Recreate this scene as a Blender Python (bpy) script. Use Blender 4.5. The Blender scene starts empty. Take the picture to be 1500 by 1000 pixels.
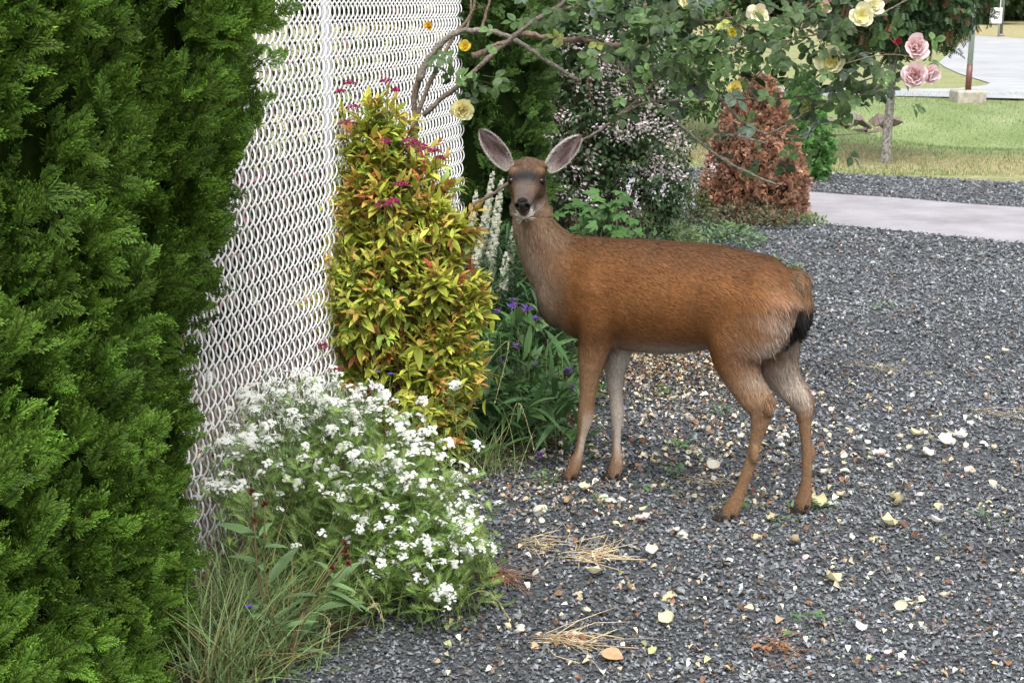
import bpy, math, random
import numpy as np
from mathutils import Vector, Matrix

# ------------------------------------------------------------------ camera, world, sun, exposure
scene = bpy.context.scene
col = scene.collection
CAM_H, PITCH, FOC = 1.65, math.radians(13.5), 1500 * 50 / 36
cam_data = bpy.data.cameras.new('camera')
cam_data.lens = 50; cam_data.sensor_width = 36; cam_data.clip_end = 600; cam_data.clip_start = 0.05
cam = bpy.data.objects.new('camera', cam_data); col.objects.link(cam)
cam.location = (0, 0, CAM_H); cam.rotation_euler = (math.pi / 2 - PITCH, 0, 0)
scene.camera = cam
SUN_EL, SUN_AZ = math.radians(58), math.radians(25)
world = bpy.data.worlds.new('World'); scene.world = world; world.use_nodes = True
wn = world.node_tree; wn.nodes.clear()
sky = wn.nodes.new('ShaderNodeTexSky'); sky.sky_type = 'NISHITA'; sky.sun_disc = False
sky.sun_elevation = SUN_EL; sky.sun_rotation = math.radians(180) + SUN_AZ; sky.dust_density = 4.0; sky.ozone_density = 1.0
hs = wn.nodes.new('ShaderNodeHueSaturation'); hs.inputs['Saturation'].default_value = 0.32
bg = wn.nodes.new('ShaderNodeBackground'); bg.inputs['Strength'].default_value = 0.15
wo = wn.nodes.new('ShaderNodeOutputWorld')
wn.links.new(sky.outputs[0], hs.inputs['Color']); wn.links.new(hs.outputs[0], bg.inputs[0]); wn.links.new(bg.outputs[0], wo.inputs[0])
sd = bpy.data.lights.new('sun', 'SUN'); sd.energy = 1.5; sd.angle = math.radians(26); sd.color = (1, 0.97, 0.92)
sun = bpy.data.objects.new('sun', sd); col.objects.link(sun)
sun.rotation_euler = (math.pi / 2 - SUN_EL, 0, SUN_AZ)      # high, behind the camera and a little to its right
sun.location = (3, -4, 8)
scene.view_settings.view_transform = 'Standard'; scene.view_settings.look = 'None'
scene.view_settings.exposure = 1.05; scene.view_settings.gamma = 1
scene.view_settings.use_curve_mapping = False
scene.cycles.use_denoising = True
scene.cycles.max_bounces = 6; scene.cycles.transparent_max_bounces = 4
scene.cycles.diffuse_bounces = 3

rng = np.random.default_rng(7)
random.seed(7)
UP = np.array([0., 0., 1.])

# ------------------------------------------------------------------ placing helpers
def ray(px, py):
    a, b = (px - 750) / FOC, (500 - py) / FOC
    return np.array([a, math.cos(PITCH) + b * math.sin(PITCH), -math.sin(PITCH) + b * math.cos(PITCH)])
def G(px, py, z=0.0):
    d = ray(px, py); t = (z - CAM_H) / d[2]
    return np.array([0, 0, CAM_H]) + t * d
def P(px, py, Y):
    d = ray(px, py)
    return np.array([0, 0, CAM_H]) + d * (Y / d[1])
def nrm(v):
    v = np.asarray(v, float)
    return v / np.maximum(np.linalg.norm(v, axis=-1, keepdims=True), 1e-9)
def sstep(a, b, x):
    t = np.clip((x - a) / (b - a), 0, 1); return t * t * (3 - 2 * t)

_T = np.random.default_rng(99).random((32, 32, 32))
def vnoise(X, f):
    q = np.asarray(X) * f + 50; i = np.floor(q).astype(int); t = q - i; t = t * t * (3 - 2 * t); out = 0
    for a in (0, 1):
        for b in (0, 1):
            for c in (0, 1):
                w = (t[:, 0] if a else 1 - t[:, 0]) * (t[:, 1] if b else 1 - t[:, 1]) * (t[:, 2] if c else 1 - t[:, 2])
                out = out + w * _T[(i[:, 0] + a) % 32, (i[:, 1] + b) % 32, (i[:, 2] + c) % 32]
    return out
# ------------------------------------------------------------------ object helpers
def thing(name, label, cat, loc, group=None):
    o = bpy.data.objects.new(name, None); col.objects.link(o)
    o.location = tuple(float(c) for c in loc); o.empty_display_size = 0.1
    o['label'] = label; o['category'] = cat
    if group: o['group'] = group
    return o
def tag(o, label=None, cat=None, group=None, kind=None):
    if label: o['label'] = label
    if cat: o['category'] = cat
    if group: o['group'] = group
    if kind: o['kind'] = kind
    return o
def put(o, parent=None):
    col.objects.link(o)
    if parent is not None:
        o.parent = parent
        o.matrix_parent_inverse = root_matrix(parent).inverted()
    return o
def root_matrix(o):
    m = o.matrix_basis.copy()
    while o.parent is not None:
        m = o.parent.matrix_basis @ o.matrix_parent_inverse @ m if o.parent.parent is None else m
        o = o.parent
    return m
def make_mesh(name, V, loops, sizes, mat, cols=None, smooth=True):
    me = bpy.data.meshes.new(name)
    V = np.ascontiguousarray(V, dtype=np.float32)
    me.vertices.add(len(V)); me.vertices.foreach_set('co', V.ravel())
    me.loops.add(len(loops)); me.loops.foreach_set('vertex_index', np.ascontiguousarray(loops, dtype=np.int32))
    st = np.concatenate([[0], np.cumsum(sizes)[:-1]]).astype(np.int32)
    me.polygons.add(len(sizes)); me.polygons.foreach_set('loop_start', st)
    me.update(calc_edges=True); me.validate()
    me.polygons.foreach_set('use_smooth', np.full(len(me.polygons), bool(smooth)))
    if cols is not None:
        a = me.color_attributes.new('Col', 'FLOAT_COLOR', 'POINT')
        c = np.ones((len(V), 4), np.float32); c[:, :3] = cols
        a.data.foreach_set('color', c.ravel())
    if mat: me.materials.append(mat)
    me.update()
    return me
def add_mesh(name, V, faces, mat, parent=None, cols=None, smooth=True):
    loops = np.array([i for f in faces for i in f]); sizes = np.array([len(f) for f in faces])
    return put(bpy.data.objects.new(name, make_mesh(name, V, loops, sizes, mat, cols, smooth)), parent)
class Tm:      # a small template shape
    def __init__(s, V, F, shade=None):
        s.v = np.asarray(V, float); s.loops = np.array([i for f in F for i in f]); s.sizes = np.array([len(f) for f in F])
        s.shade = np.ones((len(s.v), 3)) if shade is None else (np.asarray(shade, float) if np.ndim(shade) == 2 else np.repeat(np.asarray(shade, float)[:, None], 3, 1))
def join_tm(lst):
    V, F, S, n = [], [], [], 0
    for t in lst:
        V.append(t.v); S.append(t.shade); k = 0
        for z in t.sizes: F.append([int(i) + n for i in t.loops[k:k + z]]); k += z
        n += len(t.v)
    return Tm(np.vstack(V), F, np.vstack(S))
def xf(t, R, loc, tint=None):
    n = Tm.__new__(Tm); n.v = t.v @ np.asarray(R).T + np.asarray(loc); n.loops = t.loops; n.sizes = t.sizes
    n.shade = t.shade if tint is None else t.shade * np.asarray(tint); return n
def frames(d, up, scale=1.0):
    """matrices (N,3,3): local y along d, local z near up"""
    y = nrm(d); z = up - (up * y).sum(-1, keepdims=True) * y; z = nrm(z); x = np.cross(y, z)
    R = np.stack([x, y, z], -1)
    s = np.asarray(scale, float); s = s if s.ndim else np.full(len(R), float(s))
    return R * s[:, None, None]
def gather(items):
    Vs, Ls, Ss, Cs, off = [], [], [], [], 0
    for t, R, loc, c in items:
        N = len(R)
        if N == 0: continue
        V = np.einsum('nij,vj->nvi', R, t.v) + loc[:, None, :]
        n = len(t.v)
        L = (t.loops[None, :] + (np.arange(N) * n)[:, None]).ravel() + off
        C = t.shade[None] * c[:, None, :]
        Vs.append(V.reshape(-1, 3)); Ls.append(L); Ss.append(np.tile(t.sizes, N)); Cs.append(C.reshape(-1, 3)); off += N * n
    return np.vstack(Vs), np.concatenate(Ls), np.concatenate(Ss), np.vstack(Cs)
def scatter(name, items, mat, parent=None, smooth=True, kind=None):
    V, L, S, C = gather(items)
    o = put(bpy.data.objects.new(name, make_mesh(name, V, L, S, mat, C, smooth)), parent)
    if kind: o['kind'] = kind
    return o
def mat_to_euler(R, s):
    M = R / s[:, None, None]
    ry = np.arcsin(np.clip(-M[:, 2, 0], -1, 1)); rx = np.arctan2(M[:, 2, 1], M[:, 2, 2]); rz = np.arctan2(M[:, 1, 0], M[:, 0, 0])
    return np.stack([rx, ry, rz], 1)
def scatter_gn(name, items, mat, parent=None, smooth=True):
    """foliage too numerous for single meshes: points with rotation, size and tint, instanced by geometry nodes in ONE part"""
    pts, rot, scl, var, tint = [], [], [], [], []
    for k, (t, R, loc, c) in enumerate(items):
        s_ = np.linalg.norm(R[:, :, 1], axis=1); pts.append(loc); rot.append(mat_to_euler(R, s_)); scl.append(s_); var.append(np.full(len(loc), k)); tint.append(c)
    pts, rot, scl, var, tint = map(np.concatenate, (pts, rot, scl, var, tint)); n = len(pts)
    me = bpy.data.meshes.new(name); me.vertices.add(n); me.vertices.foreach_set('co', pts.astype(np.float32).ravel())
    for nm, ty, v, key in (('rot', 'FLOAT_VECTOR', rot, 'vector'), ('tint', 'FLOAT_VECTOR', tint, 'vector'), ('scl', 'FLOAT', scl, 'value'), ('var', 'INT', var, 'value')):
        a = me.attributes.new(nm, ty, 'POINT'); a.data.foreach_set(key, v.astype(np.int32 if ty == 'INT' else np.float32).ravel())
    me.materials.append(mat); o = put(bpy.data.objects.new(name, me), parent)
    ng = bpy.data.node_groups.new('foliage', 'GeometryNodeTree')
    ng.interface.new_socket('Geometry', in_out='INPUT', socket_type='NodeSocketGeometry'); ng.interface.new_socket('Geometry', in_out='OUTPUT', socket_type='NodeSocketGeometry')
    gi, go = ng.nodes.new('NodeGroupInput'), ng.nodes.new('NodeGroupOutput'); iop = ng.nodes.new('GeometryNodeInstanceOnPoints'); jn = ng.nodes.new('GeometryNodeJoinGeometry')
    for k, (t, R, loc, c) in enumerate(items):
        tm = bpy.data.objects.new('spray', make_mesh('spray', t.v, t.loops, t.sizes, mat, t.shade, smooth))
        oi = ng.nodes.new('GeometryNodeObjectInfo'); oi.inputs['Object'].default_value = tm; oi.inputs['As Instance'].default_value = True
        ng.links.new(oi.outputs['Geometry'], jn.inputs[0])
    def na(nm, ty):
        q = ng.nodes.new('GeometryNodeInputNamedAttribute'); q.data_type = ty; q.inputs['Name'].default_value = nm; return q.outputs['Attribute']
    er = ng.nodes.new('FunctionNodeEulerToRotation'); ng.links.new(na('rot', 'FLOAT_VECTOR'), er.inputs[0])
    ng.links.new(gi.outputs[0], iop.inputs['Points']); ng.links.new(jn.outputs[0], iop.inputs['Instance']); iop.inputs['Pick Instance'].default_value = True
    ng.links.new(na('var', 'INT'), iop.inputs['Instance Index']); ng.links.new(er.outputs[0], iop.inputs['Rotation']); ng.links.new(na('scl', 'FLOAT'), iop.inputs['Scale'])
    ng.links.new(iop.outputs[0], go.inputs[0]); md = o.modifiers.new('foliage', 'NODES'); md.node_group = ng; o['kind'] = 'stuff'
    return o
def pieces(one, many, tms, R, loc, c, mat, parent, nobj=280, smooth=True, nvar=3):
    """the nobj pieces that show largest become parts of their own, the others one joined part"""
    v = loc - np.array([0, 0, CAM_H])
    zc = v[:, 1] * math.cos(PITCH) - v[:, 2] * math.sin(PITCH)
    ix = v[:, 0] / np.maximum(zc, .1) * FOC; iy = -(v[:, 1] * math.sin(PITCH) + v[:, 2] * math.cos(PITCH)) / np.maximum(zc, .1) * FOC
    sc = np.linalg.norm(R[:, :, 1], axis=1) / np.maximum(zc, .1)
    sc = sc - 100 * ((abs(ix) > 760) | (abs(iy) > 510))
    order = np.argsort(-sc); near = order[:nobj]; far = order[nobj:]
    var = rng.integers(0, len(tms), len(loc))
    # palettes
    pal = c[rng.choice(len(c), min(8, len(c)), replace=False)]
    cache = {}
    for i in near:
        k = (int(var[i]), int(np.argmin(((pal - c[i]) ** 2).sum(1))))
        if k not in cache:
            t = tms[k[0]]; cache[k] = make_mesh(one, t.v, t.loops, t.sizes, mat, t.shade * pal[k[1]], smooth)
        o = bpy.data.objects.new(one, cache[k]); m = Matrix.Identity(4)
        for a in range(3):
            for b in range(3): m[a][b] = float(R[i, a, b])
            m[a][3] = float(loc[i, a])
        o.matrix_basis = m; put(o, parent)
    if len(far):
        its = [(t, R[far][var[far] == k], loc[far][var[far] == k], c[far][var[far] == k]) for k, t in enumerate(tms)]
        scatter(many, its, mat, parent, smooth, kind='stuff')
def tubes_tm(paths, sides=6, cols=None):
    """paths: list of (pts(n,3), radii(n)) -> one template"""
    V, F, S, n0 = [], [], [], 0
    for k, (pts, rad) in enumerate(paths):
        pts = np.asarray(pts, float); n = len(pts); rad = np.broadcast_to(np.asarray(rad, float), (n,))
        t = np.gradient(pts, axis=0); t = nrm(t)
        ref = np.array([0.13, 0.21, 0.97]) if abs(t[:, 2]).mean() < .8 else np.array([0.97, .13, .21])
        e1 = nrm(np.cross(t, ref)); e2 = np.cross(t, e1)
        a = np.arange(sides) / sides * 2 * math.pi
        ring = pts[:, None] + rad[:, None, None] * (np.cos(a)[None, :, None] * e1[:, None] + np.sin(a)[None, :, None] * e2[:, None])
        V.append(ring.reshape(-1, 3))
        for i in range(n - 1):
            for j in range(sides):
                j2 = (j + 1) % sides
                F.append([n0 + i * sides + j, n0 + i * sides + j2, n0 + (i + 1) * sides + j2, n0 + (i + 1) * sides + j])
        F.append([n0 + j for j in range(sides)][::-1]); F.append([n0 + (n - 1) * sides + j for j in range(sides)])
        S.append(np.tile(np.array([1., 1, 1] if cols is None else cols[k]), (n * sides, 1)))
        n0 += n * sides
    return Tm(np.vstack(V), F, np.vstack(S))
def spline(pts, rad=None, n=8):
    p = np.asarray(pts, float); q = np.vstack([2 * p[0] - p[1], p, 2 * p[-1] - p[-2]]); out = []; ro = []
    r = None if rad is None else np.asarray(rad, float)
    for i in range(len(p) - 1):
        a, b, c_, d = q[i:i + 4]
        for k in range(n):
            t = k / n
            out.append(.5 * ((2 * b) + (-a + c_) * t + (2 * a - 5 * b + 4 * c_ - d) * t * t + (-a + 3 * b - 3 * c_ + d) * t ** 3))
            if r is not None: ro.append(r[i] * (1 - t) + r[i + 1] * t)
    out.append(p[-1])
    if r is not None: ro.append(r[-1]); return np.array(out), np.array(ro)
    return np.array(out)
def tube_obj(name, paths, mat, parent=None, sides=7, cols=None, kind=None):
    t = tubes_tm(paths, sides, cols)
    o = put(bpy.data.objects.new(name, make_mesh(name, t.v, t.loops, t.sizes, mat, t.shade)), parent)
    if kind: o['kind'] = kind
    return o

# ------------------------------------------------------------------ materials
def mat_base(name, rough=.6, spec=.3):
    m = bpy.data.materials.new(name); m.use_nodes = True; nt = m.node_tree
    b = nt.nodes['Principled BSDF']; b.inputs['Roughness'].default_value = rough
    b.inputs['Specular IOR Level'].default_value = spec
    return m, nt, b
def N(nt, typ, **k):
    n = nt.nodes.new(typ)
    for a, v in k.items(): setattr(n, a, v)
    return n
def attr_mat(name, rough=.6, spec=.3, noise=0, nscale=40, trans=0, bump=0, bscale=200, inst=False):
    m, nt, b = mat_base(name, rough, spec)
    a = N(nt, 'ShaderNodeAttribute', attribute_name='Col'); src = a.outputs['Color']
    if inst:
        ti = N(nt, 'ShaderNodeAttribute', attribute_name='tint', attribute_type='INSTANCER'); mt = N(nt, 'ShaderNodeVectorMath', operation='MULTIPLY')
        nt.links.new(src, mt.inputs[0]); nt.links.new(ti.outputs['Color'], mt.inputs[1]); src = mt.outputs[0]
    if noise:
        tx = N(nt, 'ShaderNodeTexNoise'); tx.inputs['Scale'].default_value = nscale; tx.inputs['Detail'].default_value = 6
        g = N(nt, 'ShaderNodeNewGeometry'); nt.links.new(g.outputs['Position'], tx.inputs['Vector'])
        mr = N(nt, 'ShaderNodeMapRange'); mr.inputs[1].default_value = .3; mr.inputs[2].default_value = .7
        mr.inputs[3].default_value = 1 - noise; mr.inputs[4].default_value = 1 + noise
        nt.links.new(tx.outputs['Fac'], mr.inputs[0])
        mx = N(nt, 'ShaderNodeVectorMath', operation='SCALE'); nt.links.new(src, mx.inputs[0]); nt.links.new(mr.outputs[0], mx.inputs['Scale'])
        src = mx.outputs[0]
    nt.links.new(src, b.inputs['Base Color'])
    if bump:
        tx = N(nt, 'ShaderNodeTexNoise'); tx.inputs['Scale'].default_value = bscale; tx.inputs['Detail'].default_value = 5
        g = N(nt, 'ShaderNodeNewGeometry'); nt.links.new(g.outputs['Position'], tx.inputs['Vector'])
        bp = N(nt, 'ShaderNodeBump'); bp.inputs['Strength'].default_value = bump; bp.inputs['Distance'].default_value = .01
        nt.links.new(tx.outputs['Fac'], bp.inputs['Height']); nt.links.new(bp.outputs[0], b.inputs['Normal'])
    if trans:
        out = nt.nodes['Material Output']; tr = N(nt, 'ShaderNodeBsdfTranslucent'); ms = N(nt, 'ShaderNodeMixShader')
        ms.inputs[0].default_value = trans; nt.links.new(src, tr.inputs[0])
        nt.links.new(b.outputs[0], ms.inputs[1]); nt.links.new(tr.outputs[0], ms.inputs[2]); nt.links.new(ms.outputs[0], out.inputs[0])
    return m
def ramp(nt, fac, stops):
    r = N(nt, 'ShaderNodeValToRGB'); e = r.color_ramp.elements
    while len(e) < len(stops): e.new(.5)
    for i, (p, c) in enumerate(stops): e[i].position = p; e[i].color = (*c, 1)
    nt.links.new(fac, r.inputs[0]); return r.outputs[0]
def ground_mat(name, layers, rough=.9, bump=.5, bscale=60, spec=.2):
    """layers: list of (noise scale, [(pos,colour)..]); later layers multiply"""
    m, nt, b = mat_base(name, rough, spec)
    g = N(nt, 'ShaderNodeNewGeometry'); out = None
    for s, stops in layers:
        tx = N(nt, 'ShaderNodeTexNoise'); tx.inputs['Scale'].default_value = s; tx.inputs['Detail'].default_value = 8; tx.inputs['Roughness'].default_value = .65
        nt.links.new(g.outputs['Position'], tx.inputs['Vector'])
        c = ramp(nt, tx.outputs['Fac'], stops)
        if out is None: out = c
        else:
            mx = N(nt, 'ShaderNodeVectorMath', operation='MULTIPLY'); nt.links.new(out, mx.inputs[0]); nt.links.new(c, mx.inputs[1]); out = mx.outputs[0]
    nt.links.new(out, b.inputs['Base Color'])
    tx = N(nt, 'ShaderNodeTexNoise'); tx.inputs['Scale'].default_value = bscale; tx.inputs['Detail'].default_value = 8
    nt.links.new(g.outputs['Position'], tx.inputs['Vector'])
    bp = N(nt, 'ShaderNodeBump'); bp.inputs['Strength'].default_value = bump; bp.inputs['Distance'].default_value = .02
    nt.links.new(tx.outputs['Fac'], bp.inputs['Height']); nt.links.new(bp.outputs[0], b.inputs['Normal'])
    return m

M_leaf = attr_mat('leaf', .5, .35, trans=.25)
M_rose_leaf = attr_mat('rose_leaf', .5, .3, noise=.45, nscale=70, trans=.18)
M_cedar = attr_mat('cedar_foliage', .6, .25, trans=.12, inst=True)
M_leaf_inst = attr_mat('tree_leaf', .5, .35, trans=.25, inst=True)
M_petal = attr_mat('petal', .6, .2, trans=.3)
M_bark = attr_mat('bark', .85, .2, noise=.45, nscale=90, bump=.8, bscale=160)
M_trunk = attr_mat('trunk_bark', .85, .2, noise=.7, nscale=38, bump=.8, bscale=90)
M_stone = attr_mat('stone', .45, .6, noise=.25, nscale=150)
M_dry = attr_mat('dry_straw', .7, .2, noise=.2, nscale=80)
M_wire = attr_mat('white_vinyl_wire', .35, .5)
M_metal = attr_mat('galvanised_metal', .4, .5, noise=.12, nscale=30)
M_fur = attr_mat('fur', .62, .25)
M_skin = attr_mat('deer_coat', .8, .15, noise=.18, nscale=120, bump=.35, bscale=180)
M_wet = attr_mat('wet_dark', .22, .6, noise=.2, nscale=400, bump=.15, bscale=500)
M_horn = attr_mat('hoof_horn', .5, .4, noise=.3, nscale=200)
M_conc = attr_mat('concrete', .85, .2, noise=.25, nscale=14, bump=.3, bscale=60)
M_core = attr_mat('dark_matte', 1.0, .05, noise=.4, nscale=60)

# ------------------------------------------------------------------ the ground
def height(x, y):
    x = np.asarray(x, float); y = np.asarray(y, float)
    dip = .85 * np.exp(-((y - 20.2) / 2.1) ** 2) * sstep(3.6, 6.2, x)
    mound = .30 * np.exp(-((y - 18.2) / 1.6) ** 2) * (1 - sstep(2.6, 5.4, x))
    cut = .55 * np.exp(-((y - 21.5) / 1.2) ** 2) * np.exp(-((x - 5.2) / 1.0) ** 2)
    roll = .02 * np.sin(x * .9) * np.sin(y * .7) * sstep(17, 19, y) * (1 - sstep(24, 27, y))
    far = 1.6 * sstep(105, 135, y)
    left = 0
    return -dip + mound - cut + roll + far - .012 + left
def sheet(name, xs, ys, z, mat, mask=None):
    X, Y = np.meshgrid(xs, ys); Z = z(X, Y) if callable(z) else np.full_like(X, z)
    nx, ny = len(xs), len(ys); V = np.stack([X, Y, Z], -1).reshape(-1, 3)
    i = np.arange((nx - 1) * (ny - 1)); a = i // (nx - 1) * nx + i % (nx - 1)
    F = np.stack([a, a + 1, a + nx + 1, a + nx], 1)
    o = put(bpy.data.objects.new(name, make_mesh(name, V, F.ravel(), np.full(len(F), 4), mat)))
    o['kind'] = 'structure'; return o
def poly_sheet(name, pts, z, mat, thick=0):
    import bmesh
    bm = bmesh.new(); vs = [bm.verts.new((p[0], p[1], z)) for p in pts]; f = bm.faces.new(vs)
    if f.normal.z < 0: f.normal_flip()
    f.normal_update()
    if f.normal.z < 0: bmesh.ops.reverse_faces(bm, faces=[f])
    bmesh.ops.triangulate(bm, faces=bm.faces[:])
    me = bpy.data.meshes.new(name); bm.to_mesh(me); bm.free(); me.materials.append(mat)
    o = put(bpy.data.objects.new(name, me)); o['kind'] = 'structure'; return o

def lawn_mat():
    m, nt, b = mat_base('lawn', .9, .1)
    g = N(nt, 'ShaderNodeNewGeometry'); sep = N(nt, 'ShaderNodeSeparateXYZ'); nt.links.new(g.outputs['Position'], sep.inputs[0])
    def noise(s, d=6):
        t = N(nt, 'ShaderNodeTexNoise'); t.inputs['Scale'].default_value = s; t.inputs['Detail'].default_value = d
        nt.links.new(g.outputs['Position'], t.inputs['Vector']); return t.outputs['Fac']
    green = ramp(nt, noise(1.3), [(.3, (.16, .215, .085)), (.55, (.21, .265, .12)), (.75, (.27, .30, .16))])
    tan = ramp(nt, noise(5), [(.3, (.25, .24, .11)), (.5, (.38, .31, .17)), (.7, (.50, .38, .24))])
    fine = ramp(nt, noise(45, 8), [(.3, (.55, .55, .55)), (.7, (1.3, 1.3, 1.3))])
    # dry strip next to the gravel, running with the path (world y about 14.3 to 15.8), dry verge beyond the road
    ad = N(nt, 'ShaderNodeMath', operation='MULTIPLY_ADD'); ad.inputs[1].default_value = .42; nt.links.new(sep.outputs[0], ad.inputs[0]); nt.links.new(sep.outputs[1], ad.inputs[2])
    w = N(nt, 'ShaderNodeMath', operation='MULTIPLY_ADD'); w.inputs[1].default_value = 1.0; nt.links.new(noise(.9), w.inputs[0]); nt.links.new(ad.outputs[0], w.inputs[2])
    r = N(nt, 'ShaderNodeMapRange'); r.inputs[1].default_value = 10; r.inputs[2].default_value = 110; nt.links.new(w.outputs[0], r.inputs[0])
    mk = ramp(nt, r.outputs[0], [(0, (1,) * 3), (.058, (.15,) * 3), (.066, (.75,) * 3), (.078, (.7,) * 3), (.088, (0,) * 3), (.17, (.0,) * 3), (.22, (.35,) * 3), (.45, (.3,) * 3), (.75, (.8,) * 3), (1, (.7,) * 3)])
    mx = N(nt, 'ShaderNodeMix', data_type='RGBA'); nt.links.new(mk, mx.inputs[0]); nt.links.new(green, mx.inputs[6]); nt.links.new(tan, mx.inputs[7])
    mm = N(nt, 'ShaderNodeVectorMath', operation='MULTIPLY'); nt.links.new(mx.outputs[2], mm.inputs[0]); nt.links.new(fine, mm.inputs[1])
    nt.links.new(mm.outputs[0], b.inputs['Base Color'])
    bp = N(nt, 'ShaderNodeBump'); bp.inputs['Strength'].default_value = .6; bp.inputs['Distance'].default_value = .03
    nt.links.new(noise(60, 8), bp.inputs['Height']); nt.links.new(bp.outputs[0], b.inputs['Normal'])
    return m
M_lawn = lawn_mat()
xs = np.concatenate([np.linspace(-260, -12, 16), np.arange(-11, 24, .3), np.linspace(25, 260, 24)])
ys = np.concatenate([np.linspace(-30, 12, 14), np.arange(12.5, 28, .22), np.linspace(29, 400, 60)])
sheet('lawn', xs, ys, height, M_lawn)

M_gravel = ground_mat('gravel_bed', [(70, [(.3, (.02, .022, .024)), (.5, (.07, .076, .082)), (.72, (.20, .205, .21))]),
                                     (1.2, [(.3, (.8, .8, .8)), (.7, (1.15, 1.15, 1.15))])], .85, .9, 70)
g0 = [(-3.4, -3), (9.5, -3), (9.5, 11.6), G(1500, 268)[:2], G(1200, 253)[:2], (1.0, 14.6), (-2.2, 14.2)]
poly_sheet('gravel', g0, 0.0, M_gravel)
M_path = ground_mat('worn_asphalt', [(3, [(.3, (.26, .25, .265)), (.7, (.35, .335, .355))]), (160, [(.35, (.8, .8, .8)), (.65, (1.15, 1.15, 1.15))]), (.9, [(.35, (.78, .78, .77)), (.5, (1, 1, 1)), (.7, (1.12, 1.11, 1.12))]), (14, [(.25, (.55, .53, .5)), (.34, (1, 1, 1))])], .8, .3, 200)
a, b_, c_, d_ = G(1180, 325), G(1500, 357), G(1500, 305), G(1170, 280)
dn = (b_ - a) / np.linalg.norm(b_ - a); df = (c_ - d_) / np.linalg.norm(c_ - d_)
def wob(p, q, n=26, amp=.025):
    t = np.linspace(0, 1, n); return [tuple((p + (q - p) * s)[:2] + rng.normal(0, amp, 2)) for s in t]
poly_sheet('paved_path', wob(a - dn * 5.5, b_ + dn * 6) + wob(c_ + df * 6, d_ - df * 5.5), 0.004, M_path)
# thin trodden dirt track through the dry grass
M_track = ground_mat('trodden_dirt', [(4, [(.3, (.27, .26, .15)), (.7, (.38, .34, .23))]), (80, [(.35, (.7, .7, .7)), (.65, (1.2, 1.2, 1.2))])], .9, .4, 80)
t1, t2, t3, t4 = G(1180, 215), G(1530, 238), G(1530, 232), G(1180, 211)
t1, t2, t3, t4 = G(1290, 228), G(1560, 242), G(1560, 233), G(1290, 222)
# road
M_road = ground_mat('wet_road', [(.25, [(.3, (.30, .305, .31)), (.7, (.42, .425, .43))]), (1.3, [(.35, (.80, .80, .81)), (.65, (1.08, 1.08, 1.08))])], .45, .12, 30, .5)
rp = [(1100, 141), (1320, 141), (1500, 145), (1700, 152), (1900, 160), (1900, 66), (1500, 57), (1422, 52), (1375, 92), (1385, 99), (1405, 108), (1450, 122), (1445, 125), (1400, 130), (1260, 131), (1100, 128)]
poly_sheet('road', [G(*q)[:2] for q in rp], 0.004, M_road)
M_soil = ground_mat('soil', [(9, [(.3, (.035, .024, .017)), (.55, (.075, .05, .035)), (.75, (.14, .095, .06))]), (80, [(.3, (.6, .6, .6)), (.7, (1.4, 1.4, 1.4))])], .95, .9, 60)
bed = [(-3.2, -1)] + [tuple(G(*q)[:2]) for q in [(300, 1040), (420, 985), (520, 930), (600, 870), (655, 800), (665, 740), (700, 690), (830, 660), (850, 600), (830, 520), (860, 440), (960, 380), (1010, 330)]] + [(1.0, 11.4), (-3.2, 14.6)]
poly_sheet('garden_bed', [(-.9, -1)] + bed[1:] + [(-3.2, -1)], 0.004, M_soil)

BEDX = None
bed_poly = np.array([(-.9, -1)] + bed[1:] + [(-3.2, -1)])
def inside(poly, x, y):
    r = np.zeros(len(x), bool); j = len(poly) - 1
    for i in range(len(poly)):
        xi, yi = poly[i]; xj, yj = poly[j]
        cnd = ((yi > y) != (yj > y)) & (x < (xj - xi) * (y - yi) / (yj - yi + 1e-12) + xi)
        r ^= cnd; j = i
    return r
path_poly = np.array([a[:2] - dn[:2] * 5.5, b_[:2] + dn[:2] * 6, c_[:2] + df[:2] * 6, d_[:2] - df[:2] * 5.5])

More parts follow.
